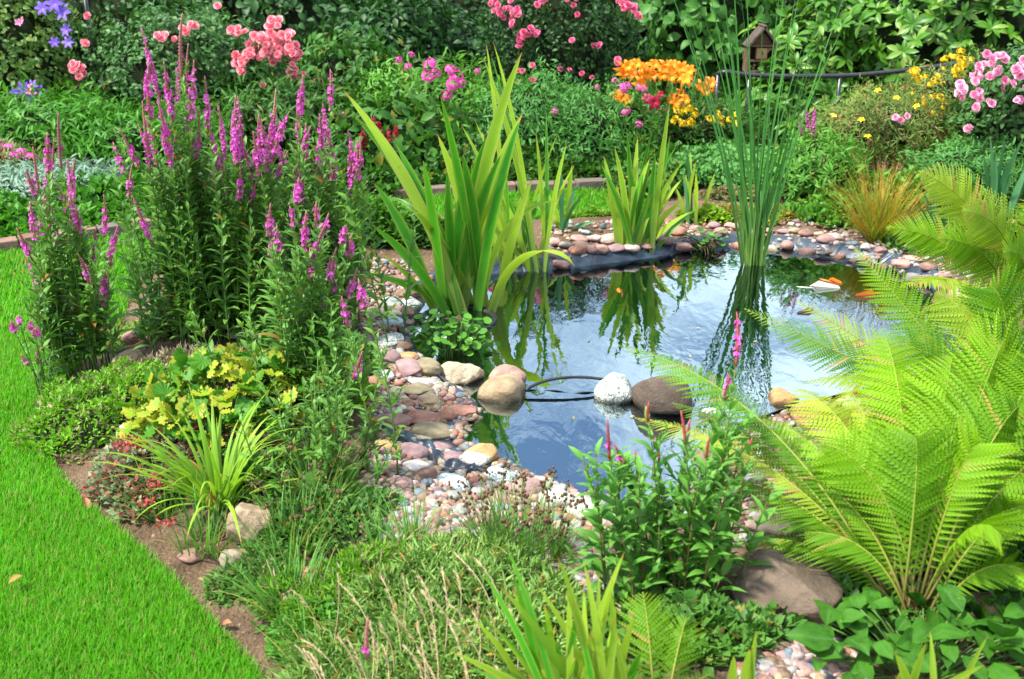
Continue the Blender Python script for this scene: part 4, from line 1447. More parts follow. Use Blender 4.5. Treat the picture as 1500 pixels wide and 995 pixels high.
def frond_mesh(pts, face, W, npairs, T, top=.62, droop=.1):
    """pts (k,3) rachis line; blade normal near face; returns (blade mesh builder, rachis builder)"""
    k = len(pts)
    s = np.linspace(.16, .995, npairs) ** .92
    P = np.stack([np.interp(s * (k - 1), np.arange(k), pts[:, q]) for q in range(3)], 1)
    tan = nrm(np.stack([np.interp(s * (k - 1), np.arange(k), np.gradient(pts[:, q])) for q in range(3)], 1))
    nor = nrm(face - tan * (tan @ face)[:, None])
    side = np.cross(tan, nor)
    x = (s - .16) / .84
    prof = np.where(x < top, .13 + .87 * sstep(-.08, top, x), np.maximum(1 - ((x - top) / (1 - top)) ** 1.5, .0)) + .025
    mb = MB()
    V, (Fq, Ft), L = T
    r_all = rg.random()
    for sg in (-1, 1):
        ang = R(74) - R(32) * x + rg.uniform(-.07, .07, npairs)
        a = side * (sg * np.sin(ang))[:, None] + tan * np.cos(ang)[:, None] - nor * (droop * rg.uniform(.3, 1.8, npairs))[:, None]
        n = nor + side * sg * rg.uniform(-.1, .35, npairs)[:, None] + tan * rg.uniform(-.45, .35, npairs)[:, None]
        Ls = W * prof * rg.uniform(.9, 1.07, npairs)
        M = frames(a, n)
        W3 = np.einsum('nij,nkj->nki', M, V[None] * np.stack([np.maximum(Ls, W * .40), Ls, Ls], 1)[:, None]) + P[:, None]
        lf = np.broadcast_to(L[None], (npairs, len(V), 3)).copy()
        lf[..., 0] = np.clip(.8 * r_all + .2 * rg.random((npairs, 1)), 0, 1)
        lf[..., 1] = .45 * lf[..., 1] + .6 * x[:, None] ** 2
        off = (np.arange(npairs) * len(V))[:, None, None]
        n0 = mb.n
        mb.add(W3.reshape(-1, 3), (Fq[None] + off).reshape(-1, 4), lf.reshape(-1, 3))
        mb.F.append(((Ft[None] + off).reshape(-1, 3)) + n0)
        mb.M.append(np.zeros(npairs * len(Ft), np.int32))
    rm = MB()
    tube(rm, pts, np.linspace(.0040, .0006, k), 6, 0, rg.random())
    return mb, rm

def fern(label, base, fronds, group='ostrich ferns round the pond', T=PINNA[0], mats=None):
    """fronds: (tip world, rise of the arch, half width, yellow 0..1, face)"""
    root = thing('fern', label, 'fern', base, group)
    for tip, rise, W, yel, face in fronds:
        t = np.asarray(tip) - base
        b = np.array((t[0] * .03 + rg.uniform(-.03, .03), t[1] * .03 + rg.uniform(-.03, .03), .0))
        d = t - b
        hor = np.array((d[0], d[1], 0))
        mid = b + hor * .36 + np.array((0, 0, max(d[2], .1) * .62 + rise))
        pts = bez(b, mid, t, 26)
        L = np.linalg.norm(np.diff(pts, axis=0), axis=1).sum()
        up = nrm((np.array((0, 0, 1.)) - hor / max(np.linalg.norm(hor), .05) * .7 * (d[2] > .3))[None])[0] if face is None else np.asarray(face, float)
        mb, rm = frond_mesh(pts, up, W, int(62 * L + 6), T)
        f = mb.build('frond', M_fern_y if rg.random() < yel else M_fern, root)
        rm.build('rachis', M_rachis, f)
    return root

fb = G(1330, 925)
def tipY(u, v, Y):
    return tuple(P3(u, v, Y))
main = [
 (tipY(905, 505, 2.72), .26, .105, .3, None), (tipY(930, 612, 2.45), .2, .09, .2, None), (tipY(1165, 568, 2.62), .24, .125, .3, None),
 (tipY(1040, 700, 2.32), .2, .10, .1, None), (tipY(1075, 790, 2.2), .15, .09, .0, None), (tipY(1105, 612, 2.55), .24, .11, .3, None),
 (tipY(1235, 560, 2.6), .2, .13, .2, (-.3, -.85, .5)), (tipY(1290, 480, 2.75), .2, .13, .2, (-.25, -.9, .45)), (tipY(1395, 520, 2.5), .16, .14, .15, (-.2, -.9, .5)), (tipY(1200, 650, 2.15), .2, .13, .1, (-.4, -.8, .6)),
 (tipY(1470, 500, 2.45), .2, .14, .2, (0, -.9, .5)), (tipY(1560, 500, 2.4), .2, .14, .2, None), (tipY(1590, 640, 2.2), .2, .13, .1, None), (tipY(1500, 590, 2.2), .2, .13, .1, (.1, -.9, .5)),
 (tipY(1340, 640, 2.0), .16, .13, .0, (-.1, -.85, .6)), (tipY(1440, 650, 1.95), .2, .12, .0, None), (tipY(1470, 790, 1.8), .2, .12, .0, None), (tipY(1410, 590, 2.25), .16, .13, .0, (.05, -.9, .5)),
 (tipY(1545, 740, 2.0), .2, .12, .0, None), (tipY(1140, 650, 2.45), .2, .11, .1, None), (tipY(1210, 600, 2.5), .22, .12, .1, None), (tipY(1120, 745, 2.2), .16, .10, .0, None), (tipY(1330, 560, 2.6), .16, .13, .3, (-.15, -.9, .5)), (tipY(985, 590, 2.6), .22, .10, .2, None), (tipY(1265, 640, 2.4), .18, .13, .2, (-.3, -.85, .5)), (tipY(1150, 690, 2.3), .18, .11, .0, None), (tipY(1520, 850, 1.85), .18, .11, .0, None), (tipY(1180, 780, 2.0), .14, .10, .0, None)]
fern('large bright green fern arching over the pond from the near corner', fb, main)
fb2 = G(1490, 680)
f2 = [(tipY(1250, 362, 3.2), -.07, .11, .5, (-.35, -.7, .65)), (tipY(1090, 452, 3.0), -.03, .10, .3, (-.2, -.5, .85)), (tipY(1165, 440, 3.1), -.03, .10, .2, (-.2, -.5, .85)), (tipY(1175, 560, 2.75), .2, .11, .2, None),
      (tipY(1285, 500, 2.9), .16, .12, .2, (-.3, -.7, .6)), (tipY(1370, 430, 2.95), .18, .13, .3, (-.3, -.8, .5)), (tipY(1450, 420, 2.8), .2, .13, .3, (0, -.9, .5)), (tipY(1540, 470, 2.7), .2, .13, .1, None), (tipY(1330, 600, 2.6), .16, .12, .1, (-.3, -.8, .5)),
      (tipY(1420, 500, 2.7), .16, .13, .2, (-.1, -.9, .5)), (tipY(1500, 540, 2.6), .16, .13, .1, (.1, -.9, .5))]
fern('bright fern between the near fern and the far rim with fronds over the water', fb2, f2)
fb4 = G(1500, 520)
f4 = [(tipY(1298, 334, 3.6), .18, .12, .7, (-.35, -.75, .55)), (tipY(1345, 252, 3.5), .16, .12, .95, (-.4, -.8, .45)), (tipY(1410, 310, 3.3), .2, .13, .95, (-.1, -.9, .4)), (tipY(1540, 290, 3.3), .2, .13, .8, None),
      (tipY(1375, 350, 3.3), .16, .12, .6, (-.3, -.8, .5)), (tipY(1470, 370, 3.1), .16, .12, .5, (-.1, -.9, .4)), (tipY(1550, 380, 3.1), .2, .13, .4, None), (tipY(1320, 420, 3.3), .2, .12, .4, None)]
fern('yellowing fern at the far rim with the highest fronds', fb4, f4)
fb3 = G(955, 1085)
fern('small young fern with two pale fronds among the near iris blades', fb3, [(tipY(942, 868, 1.72), .02, .075, .2, (0, -.9, .4)), (tipY(1005, 905, 1.70), .02, .08, .9, (.2, -.9, .4)), (tipY(905, 985, 1.65), .03, .06, .3, (0, -.9, .5)), (tipY(1045, 985, 1.65), .05, .06, .3, None)])

# ------------------------------------------------------------------ tufts, cushions and low cover
def tuft(name, label, cat, base, n, L, w, mat, lean=(.1, .9), curve=(.2, 1.2), rad=.05, group=None, seeds=0, k=7, part='foliage', bias=None):
    root = thing(name, label, cat, base, group)
    a = rg.uniform(0, 6.28, n)
    if bias is not None:
        a = bias + rg.normal(0, 1.0, n)
    r = rad * np.sqrt(rg.random(n))
    B = np.stack([r * np.cos(a + rg.uniform(-1, 1, n)), r * np.sin(a + rg.uniform(-1, 1, n)), np.full(n, -.01)], 1)
    pts = arcs(B, a, rg.uniform(*lean, n), rg.uniform(*curve, n), L * rg.uniform(.55, 1.1, n), k)
    mb = MB()
    ribbon(mb, pts, (w * rg.uniform(.7, 1.2, n))[:, None] * blade_w(k, 'taper')[None], side_of(a, rg.uniform(-.5, .5, n)), .2)
    mb.build(part, mat, root)
    if seeds:
        mb = MB()
        a = rg.uniform(0, 6.28, seeds)
        B = np.stack([rad * .7 * np.cos(a), rad * .7 * np.sin(a), np.zeros(seeds)], 1)
        P = arcs(B, a, rg.uniform(.05, .5, seeds), rg.uniform(0, .5, seeds), L * rg.uniform(.8, 1.15, seeds), 6)
        ribbon(mb, P, np.full((seeds, 6), .0022), side_of(a), .2, 0)
        for p in P[:, -1]:
            for _ in range(4):
                V, F = ICO[1]
                mb.add(V * rg.uniform(.0028, .0052) * np.array((1, 1, 1.3)) + p + rg.normal(0, .006, 3), F, None, 1)
        mb.build('seed_heads', [M_stem, M_seed], root)
    return root

# daylily over the tan rock: each leaf a part
db = G(322, 735)
lv = []
for i in range(96):
    a = rg.uniform(0, 6.28)
    lv.append((.05 * math.cos(a) * rg.random(), .05 * math.sin(a) * rg.random(), (a, rg.uniform(.25, 1.0), rg.uniform(.6, 1.5), rg.uniform(.20, .40)), rg.uniform(.014, .021)))
strap_plant('daylily', 'yellow green daylily tuft arching over the tan rock', 'daylily', db, lv, M_day, None, 12, .3, 'taper')

TG = 'rush tufts of the low border'
for (u, v), n, L, lab, sd, mat, rad in (
    ((470, 735), 140, .19, 'dark green rush tuft with brown seed heads beside the gravel beach', 14, M_rush, .07),
    ((430, 800), 120, .18, 'arching rush tuft full of tiny seed heads right of the tan rock', 14, M_rush, .08),
    ((560, 812), 70, .15, 'leaning rush tuft at the lower end of the gravel beach', 0, M_rush, .08),
    ((610, 800), 60, .17, 'thin blue green rush tuft lying over the gravel', 0, M_rush, .05),
    ((432, 898), 110, .22, 'grassy tuft spilling onto the bare soil strip by the lawn', 0, M_rush, .06),
    ((300, 800), 80, .20, 'blue green grass tuft in the shade below the daylily', 0, M_rush, .06),
    ((238, 752), 80, .19, 'narrow grass tuft at the soil strip below the stonecrop', 0, M_rush, .05),
    ((765, 815), 150, .19, 'upright olive rush with brown seed heads before the white cobbles', 46, M_rush, .08),
    ((812, 820), 70, .17, 'small dark rush with a crown of seed heads beside the white cobble', 22, M_rush, .03),
    ((720, 800), 80, .17, 'low rush with seed heads at the gravel in front of the mauve cobble', 24, M_rush, .06),
    ((470, 985), 90, .16, 'grass tuft at the border corner beside the lawn', 0, M_rush, .05),
    ((390, 560), 40, .14, 'single thin grass tuft growing from the dry patch', 0, M_rush, .03)):
    tuft('rush_tuft', lab, 'rush', G(u, v), n, L, .0055, mat, (.05, .8), (.2, 1.0), rad, TG, sd)

tuft('ornamental_grass', 'orange green ornamental grass fountain on the far rim', 'grass', G(1285, 348), 520, .46, .0052, leafmat('orange_grass', (.10, .20, .015), (.22, .27, .025), tip=(.45, .22, .03), tip_at=(.45, 1.0), odd=(.42, .20, .03), odd_p=.22, trans=.4), (.02, .95), (.1, .7), .07, None, 0, 8)

def cushion(name, label, cat, px, rx, ry, h, n, T, llen, mat, group=None, up=.5, kind=None, seed_mat=None, low=.0):
    """a low mound of small leaves over rx, ry"""
    p0 = G(*px)
    root = thing(name, label, cat, p0, group)
    r = np.sqrt(rg.random(n))
    a = rg.uniform(0, 6.28, n)
    wob = 1 + .16 * np.sin(a * 3 + px[0]) + .1 * np.sin(a * 5 + px[1])
    x, y = rx * r * wob * np.cos(a), ry * r * wob * np.sin(a)
    dome = np.sqrt(np.clip(1 - r ** 2.4, 0, 1))
    lump = .78 + .30 * np.sin(x * 26 + 1.1 * px[0]) * np.sin(y * 23 + px[1]) + .12 * np.sin(x * 61) * np.sin(y * 57)
    z = h * dome * np.clip(lump, .25, 1.15) * (1 - .5 * rg.random(n) ** 3) + (terrain(p0[0] + x, p0[1] + y) - p0[2]) + low
    P = np.stack([x, y, z], 1)
    out = np.stack([x / rx ** 2 * .12, y / ry ** 2 * .12, np.full(n, up)], 1)
    ax = nrm(runit(n, -.35) + nrm(out) * .8)
    mb = MB()
    inst(mb, T, P, frames(ax, np.tile((0, 0, 1.), (n, 1)) + rg.normal(0, .4, (n, 3))), llen * rg.uniform(.6, 1.3, n), 0)
    f = mb.build('foliage', mat, root)
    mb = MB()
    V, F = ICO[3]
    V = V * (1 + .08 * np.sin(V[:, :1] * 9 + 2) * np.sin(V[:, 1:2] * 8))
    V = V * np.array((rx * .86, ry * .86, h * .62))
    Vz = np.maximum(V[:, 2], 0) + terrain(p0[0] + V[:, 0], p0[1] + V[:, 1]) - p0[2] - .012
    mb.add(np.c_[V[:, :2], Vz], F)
    mb.build('stems', M_core, root)  # added solid dark core under the leaves, not modelled stems
    return root
M_core = plainmat('dark_core_fill', (.008, .016, .005), (.022, .030, .011), 50, .95, .1, .8, .02)  # near-black green of the added cores, darkens the gaps between leaves

cushion('heath_cushion', 'bright green heath cushion bulging over the lawn edge', 'heath', (152, 612), .31, .24, .15, 5200, T_MINI, .022, M_heath)
cushion('dry_cushion', 'dry greyish brown grass patch beneath the tall loosestrife', 'dry grass', (290, 545), .30, .13, .05, 2600, T_NEEDLE, .045, leafmat('dry_patch', (.13, .10, .06), (.27, .22, .14), odd=(.10, .16, .05), odd_p=.12, trans=.2))
cushion('stonecrop', 'reddish stonecrop with flat red flower heads beside the heath cushion', 'stonecrop', (226, 700), .21, .17, .11, 2800, T_MINI_W, .022, M_stonecrop)
cushion('catmint', 'low grey green herb between the heath cushion and the yellow leaves', 'herb', (240, 640), .20, .12, .06, 1600, T_MINI, .022, M_cover)
cushion('thyme_mat', 'broad grey green cover mat with fine leaves in front of the gravel', 'ground cover', (645, 905), .36, .24, .085, 7000, T_NEEDLE, .034, M_cover)
cushion('thyme_mat', 'fresh green fine leaved mat between the reddish cobble and the grey green mat', 'ground cover', (515, 880), .22, .16, .07, 3200, T_NEEDLE, .030, M_heath)
cushion('thyme_mat', 'near grey green cover mat under the dry grass stalks', 'ground cover', (580, 990), .34, .15, .07, 4200, T_NEEDLE, .034, M_cover)
cushion('sprig_plant', 'small fresh green sprig plant at the soil strip in the corner', 'herb', (448, 935), .09, .07, .08, 700, T_MINI_W, .026, M_cress)
cushion('purslane_mat', 'dark green fleshy leaved mat under the lobed yellow leaves', 'ground cover', (410, 700), .17, .10, .05, 1000, T_MINI_W, .026, M_cover_g)
cushion('thyme_mat', 'mixed green weeds along the soil strip under the grass tufts', 'ground cover', (368, 848), .11, .10, .04, 800, T_MINI, .026, M_cover_g)

# heads of the stonecrop, each a part
sc = [o for o in S.objects if o.name.startswith('stonecrop')][0]
for u, v in ((188, 632), (192, 650), (200, 655), (206, 645), (224, 690), (230, 700), (215, 725), (240, 760), (205, 640), (183, 640)):
    c = G(u, v + 10, .09) - np.array(sc.location)
    n = 34
    mb = MB()
    P = np.stack([rg.normal(0, .014, n), rg.normal(0, .012, n), rg.normal(0, .004, n)], 1)
    inst(mb, T_MINI_W, P, frames(runit(n, .1), runit(n)), .012)
    mb.build('flower_head', M_redhead, sc, loc=c)

def lobed_clump(label, px, rx, ry, h, n, T, size, mat, name='lady_mantle', cat='lady mantle', group=None, tilt=.5):
    """big rounded leaves on stalks, every leaf a part up to a hundred"""
    p0 = G(*px)
    root = thing(name, label, cat, p0, group)
    meshes = []
    for i in range(8):
        mb = MB()
        V, F, L = T
        V = V.copy()
        V[:, 2] += .06 * np.sin(V[:, 0] * 7 + i) + .05 * np.cos(V[:, 1] * 9 + 2 * i)
        L = L.copy(); L[:, 0] = (i * .37) % 1
        mb.add(V, F, L)
        meshes.append(mb.mesh('leaf', mat))
    st = MB()
    rest = MB()
    for i in range(n):
        r, a = math.sqrt(rg.random()), rg.uniform(0, 6.28)
        x, y = rx * r * math.cos(a), ry * r * math.sin(a)
        z = h * (math.sqrt(max(0, 1 - r ** 2.2)) * rg.uniform(.7, 1.05) + .12) + tz(p0[0] + x, p0[1] + y) - p0[2]
        s = size * rg.uniform(.6, 1.2)
        if i >= 100:
            nn = np.array([(rg.normal(0, .4), rg.normal(-.3, .4), 1.0)])
            inst(rest, T, np.array([(x, y, z)]), frames(runit(1), nn), np.array([s]))
            continue
        o = bpy.data.objects.new('leaf', meshes[i % 8])
        COL.objects.link(o)
        o.parent = root
        o.location = (x, y, z)
        o.scale = (s, s, s)
        o.rotation_euler = (rg.normal(-.1, tilt) + .35, rg.normal(0, tilt), rg.uniform(0, 6.28))
        tube(st, bez((x * .3, y * .3, 0), (x * .6, y * .6, z * .7), (x, y, z), 5), .0022, 4, 0, .5)
    st.build('stalks', M_stem, root)
    if rest.n:
        rest.build('foliage', mat, root)['kind'] = 'stuff'
    return root
lobed_clump('yellow green mound of lobed leaves in the middle of the left bed', (335, 625), .33, .24, .20, 260, T_LOBED, .070, M_alch)
lobed_clump('second mound of lobed yellowing leaves behind the low leafy loosestrife', (455, 600), .22, .16, .17, 110, T_LOBED, .078, M_alch)
lobed_clump('clump of broad dark green pointed leaves under the fern', (1350, 985), .28, .14, .12, 80, T_BROAD, .084, M_hosta, 'primrose', 'primrose', None, .42)
lobed_clump('second clump of broad dark leaves at the corner below the fern', (1490, 960), .16, .14, .12, 44, T_BROAD, .084, M_hosta, 'primrose', 'primrose', None, .42)
lobed_clump('few round leaves in the low border beside the rush', (480, 725), .10, .06, .06, 12, T_ROUND, .07, M_cover_g, 'bergenia', 'herb')

# dry grass stalks with pale seed plumes
mb = MB()
root = thing('dry_grass', 'pale straw coloured grass stalks leaning over the near mat', 'dry grass', G(590, 960))
bl = np.array(root.location)
for i in range(40):
    u, v = rg.uniform(470, 760), rg.uniform(905, 1080)
    b = G(u, v, .04)
    tip = b + np.array((rg.uniform(-.10, .02), rg.uniform(-.02, .08), rg.uniform(.10, .20)))
    P = bez(b, b + (tip - b) * .5 + np.array((.02, 0, .03)), tip, 7) - bl
    tube(mb, P, .0011, 4, 0, rg.random())
    m = 26
    s = rg.uniform(.55, 1, m)
    Q = np.stack([np.interp(s * 6, np.arange(7), P[:, q]) for q in range(3)], 1)
    d = nrm((P[-1] - P[-3])[None]) + runit(m) * .45
    inst(mb, T_NEEDLE, Q, frames(d, runit(m)), rg.uniform(.008, .016, m))
mb.build('stalks', M_dry, root)
# flower spike rising from below the frame
b = G(540, 1075)
leafy_plant('purple_loosestrife', 'single faded loosestrife spike at the near edge in front of the mat', 'loosestrife', b,
            [((0, 0), P3(533, 905, b[1] + .03), .10, .011, (.1, .35), False)], 'loosestrife plants of the pond shore', M_loose, M_stem_red, T_LANCE, .05)

# low cover that closes the beds
CV = 'low leafy cover of the beds'
for lab, px, rx, ry, h, n, T, L, m in (
    ('grey green cover beside the lawn next to the tallest loosestrife', (182, 498), .10, .12, .05, 700, T_MINI_W, .026, M_cover),
    ('taller leafy cover behind the bank next to the big water iris', (548, 352), .26, .12, .22, 1600, T_MINI_W, .045, M_lsf),
    ('leafy cover under the thick row of loosestrife', (330, 470), .30, .22, .14, 2000, T_MINI_W, .040, M_cover_g),
    ('leafy cover at the lawn side of the tallest loosestrife', (300, 430), .20, .2, .12, 1400, T_MINI_W, .036, M_lsf),
    ('leafy cover behind the loosestrife next to the lawn', (420, 400), .34, .24, .16, 2200, T_MINI_W, .042, M_lsf),
    ('leafy cover on the near slope beneath the rush tufts', (470, 760), .22, .14, .05, 1700, T_MINI, .028, M_cover_g),
    ('small green cover by the reddish tan upright cobble', (428, 872), .11, .10, .04, 700, T_MINI, .026, M_cover_g),
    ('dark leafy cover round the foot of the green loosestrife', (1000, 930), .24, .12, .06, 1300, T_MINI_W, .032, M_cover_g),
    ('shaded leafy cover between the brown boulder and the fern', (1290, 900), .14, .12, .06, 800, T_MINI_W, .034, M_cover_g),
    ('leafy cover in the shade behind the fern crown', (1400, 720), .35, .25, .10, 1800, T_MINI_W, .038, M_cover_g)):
    cushion('leafy_cover', lab, 'ground cover', px, rx, ry, h, n, T, L, m, CV)
# ------------------------------------------------------------------ fish
def fish_mat(name, a, b, scale=3.0, lo=.45, hi=.55):
    t = NT(name)
    c = t.mix(t.step(t.noise(scale, 3), lo, hi), a, b)
    return t.done(t.principled(c, .3, .5))
F_orange = fish_mat('orange_fish', (.75, .16, .01), (.85, .26, .03))
F_white = fish_mat('white_fish', (.80, .72, .60), (.72, .70, .66), 4)
F_patch = fish_mat('patched_fish', (.80, .76, .70), (.75, .10, .02), 6, .52, .56)
F_pale = fish_mat('pale_orange_fish', (.70, .45, .22), (.75, .22, .06), 4)
F_dusk = fish_mat('dusky_fish', (.30, .16, .10), (.40, .24, .16), 4)

def fish(label, px, L, ang, mat, z=-.035, bend=.25):
    z = -.113 * L + (.004 if mat in (F_white, F_orange) else .001)
    p = G0(*px, z)
    root = thing('koi', label, 'fish', p, 'koi in the pond')
    root.rotation_euler = (0, 0, ang)
    k, m = 18, 12
    s = np.linspace(0, 1, k)
    prof = .5 * .26 * L * np.clip(np.sin(np.pi * np.clip(s * .86 + .07, 0, 1)) ** .75 * (1 - .55 * s ** 2), .02, 1)
    cy = bend * L * .25 * np.sin(s * 4.2)
    V = []
    for i in range(k):
        for j in range(m):
            a = j * 2 * math.pi / m
            V.append((L * (.5 - s[i] * .82), cy[i] + prof[i] * .78 * math.cos(a), prof[i] * math.sin(a) * .95))
    F = [(i * m + j, i * m + (j + 1) % m, (i + 1) * m + (j + 1) % m, (i + 1) * m + j) for i in range(k - 1) for j in range(m)]
    mb = MB(); mb.add(np.array(V), F)
    V2 = np.array([(L * .5, cy[0], 0), (-L * .32, cy[-1], 0)])
    mb.add(np.concatenate([np.array(V)[:m], V2[:1]]), [(j, m, (j + 1) % m) for j in range(m)])
    mb.build('body', mat, root)
    def fin(name, pts, z0):
        pts = np.array(pts) * L
        mb = MB()
        up, dn = pts + (0, 0, .004), pts - (0, 0, .004)
        n = len(pts)
        mb.add(np.concatenate([up, dn]), np.array([(i, (i + 1) % n, n + (i + 1) % n, n + i) for i in range(n)]))
        mb.add(up, np.array([(0, i, i + 1) for i in range(1, n - 1)]))
        mb.build(name, mat, root)
    e = cy[-1] / L
    fin('tail_fin', [(-.31, e, 0), (-.44, e + .10, .02), (-.50, e + .13, 0), (-.43, e + .01, 0), (-.50, e - .10, 0), (-.42, e - .09, -.01)], 0)
    fin('dorsal_fin', [(.12, .01, .10), (.05, .012, .155), (-.12, .0, .12), (-.16, .0, .07)], 0)
    for sg in (-1, 1):
        fin('side_fin', [(.24, sg * .085, -.03), (.16, sg * .20, -.06), (.10, sg * .19, -.06), (.15, sg * .09, -.04)], 0)
    return root
fish('long whitish koi swimming just under the surface beneath the fern tips', (1205, 437), .56, 2.85, F_white, -.04)
fish('bright orange koi behind the tail of the whitish koi', (1268, 446), .44, .15, F_orange, -.03)
fish('small orange koi just behind the whitish koi', (1222, 420), .27, 2.3, F_orange, -.04)
fish('white and red koi half hidden by the fern fronds', (1262, 478), .36, .9, F_patch, -.05)
fish('dusky brownish koi beneath the reeds side of the fern', (1180, 470), .38, .3, F_dusk, -.07)
fish('pale orange koi below the far rim behind the bulrush', (1110, 374), .42, .08, F_pale, -.03)
fish('round orange koi seen among the reflected iris leaves', (911, 437), .26, 1.5, F_orange, -.03)

# ------------------------------------------------------------------ water plants by the iris pot
M_pot = plainmat('planting_basket', (.01, .011, .013), (.025, .027, .03), 30, .5, .4)
p = G0(672, 505, -.12)
root = thing('planting_basket', 'round black planting basket holding the big water iris', 'basket', p)
mb = MB()
k = 28
a = np.arange(k) * 2 * math.pi / k
rings = [(.13, 0), (.165, .11), (.175, .125), (.17, .135), (.155, .125), (.15, .10)]
V = np.concatenate([np.stack([r * np.cos(a), r * np.sin(a), np.full(k, z)], 1) for r, z in rings])
mb.add(V, [(i * k + j, i * k + (j + 1) % k, (i + 1) * k + (j + 1) % k, (i + 1) * k + j) for i in range(5) for j in range(k)])
mb.build('body', M_pot, root)
mb = MB()
V = np.concatenate([np.stack([.152 * np.cos(a), .152 * np.sin(a), .105 + .01 * np.sin(a * 5)], 1), [(0, 0, .125)]])
mb.add(V, [(j, (j + 1) % k, k) for j in range(k)])
mb.build('soil', M_soil, root)

def marsh(label, px, rx, ry, h, n, size, z=0.0, group='round leaved marsh plants'):
    p0 = G0(*px, z)
    root = thing('marsh_plant', label, 'marsh plant', p0, group)
    x, y = rg.normal(0, rx * .5, n), rg.normal(0, ry * .5, n)
    zz = np.abs(rg.normal(.55, .3, n)) * h
    zz = np.clip(zz, .02, h)
    mb, st = MB(), MB()
    P = np.stack([x, y, zz], 1)
    nr = nrm(np.stack([x / rx * .5 + rg.normal(0, .3, n), y / ry * .5 - .3 + rg.normal(0, .3, n), np.ones(n)], 1))
    inst(mb, T_ROUND, P, frames(np.stack([x + rg.normal(0, rx * .5, n), y + rg.normal(0, ry * .5, n), np.zeros(n)], 1) + 1e-4, nr), size * rg.uniform(.55, 1.2, n))
    for q in P:
        tube(st, bez((q[0] * .4, q[1] * .4, -.06), (q[0] * .6, q[1] * .6, q[2] * .7), q, 4), .0016, 4, 0, .4)
    mb.build('foliage', M_cress, root)
    st.build('stems', M_stem, root)
marsh('round leaved marsh plant crowding the pot of the big water iris', (668, 515), .14, .10, .15, 120, .036)
marsh('large round leaves between the two big irises', (748, 385), .10, .06, .15, 12, .075)
marsh('small leafy shoots in the water before the far rim', (1035, 368), .09, .04, .12, 36, .032)

root = thing('twiggy_plant', 'dark twiggy water plant drooping into the pond at the far rim', 'water plant', G0(1030, 366, 0))
mb = MB()
for i in range(46):
    a = rg.uniform(0, 6.28)
    tip = np.array((.16 * math.cos(a) * rg.uniform(.3, 1), .08 * math.sin(a) - .03, rg.uniform(-.01, .11)))
    tube(mb, bez((rg.normal(0, .02), rg.normal(0, .01), .0), tip * .5 + (0, 0, .06), tip, 6), .0022, 4, 0, rg.random())
mb.build('twigs', M_wood, root)

# floating bits and pieces on the surface
T_bits = []
for i, (u, v) in enumerate(((880, 412), (1020, 480), (960, 520), (1150, 470), (840, 610), (1010, 520), (860, 500), (1110, 500), (985, 455), (930, 610))):
    mb = MB()
    V, F, L = T_OVAL
    mb.add(V * .02, F, L)
    o = mb.build('fallen_leaf', M_dry if i % 2 else M_cover_g, loc=G0(u, v, .003))
    o.rotation_euler = (rg.uniform(-.05, .05), rg.uniform(-.05, .05), rg.uniform(0, 6.28))
    tag(o, 'tiny leaf scrap floating on the pond surface', 'leaf', 'leaf scraps floating on the pond')
M_deadleaf = plainmat('dead_leaf', (.20, .07, .03), (.30, .13, .06), 30, .8)
for (u, v), s, lab in (((127, 750), .05, 'curled brown leaf lying on the bare soil strip beside the lawn'), ((325, 915), .035, 'small brown leaf on the soil strip near the corner'), ((12, 855), .04, 'yellow leaf lying on the lawn')):
    mb = MB()
    V, F, L = T_leaf(.5, 7, .9, -.3, .45, .03)
    mb.add(V * s, F, L)
    o = mb.build('fallen_leaf', M_deadleaf if 'brown' in lab else M_day, loc=G(u, v, .012 if v != 855 else .04))
    o.rotation_euler = (.2, .3, rg.uniform(0, 6.28))
    tag(o, lab, 'leaf')
# ------------------------------------------------------------------ shrubs and flowers of the beds behind
def shrubmat(name, a, b, **kw):
    return leafmat(name, a, b, **kw)
M_darkhedge = shrubmat('hedge_leaf', (.006, .028, .005), (.017, .056, .010), trans=.25)
M_ivy = shrubmat('ivy_leaf', (.009, .044, .009), (.028, .088, .016), trans=.25)
M_vine = shrubmat('vine_leaf', (.03, .12, .014), (.07, .20, .03))
M_roseleaf = shrubmat('rose_leaf', (.014, .065, .012), (.045, .13, .022), odd=(.10, .20, .05), odd_p=.08, trans=.25)
M_archleaf = shrubmat('climbing_rose_leaf', (.010, .038, .010), (.03, .085, .018), trans=.25)
M_rhodo = shrubmat('rhododendron_leaf', (.022, .09, .006), (.065, .19, .012), odd=(.16, .28, .04), odd_p=.16, vein=(.09, .2, .04), trans=.28, rough=.4, spec=.3)
M_phloxleaf = shrubmat('phlox_leaf', (.042, .17, .016), (.11, .28, .03), odd=(.26, .22, .05), odd_p=.04)
M_silverleaf = shrubmat('silvery_leaf', (.10, .19, .13), (.19, .30, .21), trans=.2, rough=.7)
M_greyleaf = shrubmat('grey_green_leaf', (.034, .15, .024), (.095, .26, .05))
M_lanceleaf = shrubmat('lance_leaf', (.026, .125, .008), (.07, .24, .018))
M_oliveleaf = shrubmat('olive_leaf', (.08, .16, .025), (.16, .24, .045), odd=(.30, .14, .06), odd_p=.12)
M_clemleaf = shrubmat('clematis_leaf', (.045, .12, .02), (.11, .20, .04), odd=(.20, .24, .05), odd_p=.12)
M_bigleaf = shrubmat('astilbe_leaf', (.018, .085, .010), (.052, .155, .018), odd=(.18, .20, .03), odd_p=.06)
M_coral = petalmat('coral_pink_petal', (.80, .10, .17), (.88, .26, .30), edge=(.90, .36, .40))
M_hotpink = petalmat('hot_pink_petal', (.70, .05, .16), (.80, .13, .28), edge=(.85, .22, .36))
M_rosepink = petalmat('rose_pink_petal', (.78, .15, .34), (.85, .34, .50), edge=(.88, .45, .60))
M_phlox = petalmat('phlox_petal', (.72, .07, .36), (.80, .14, .46))
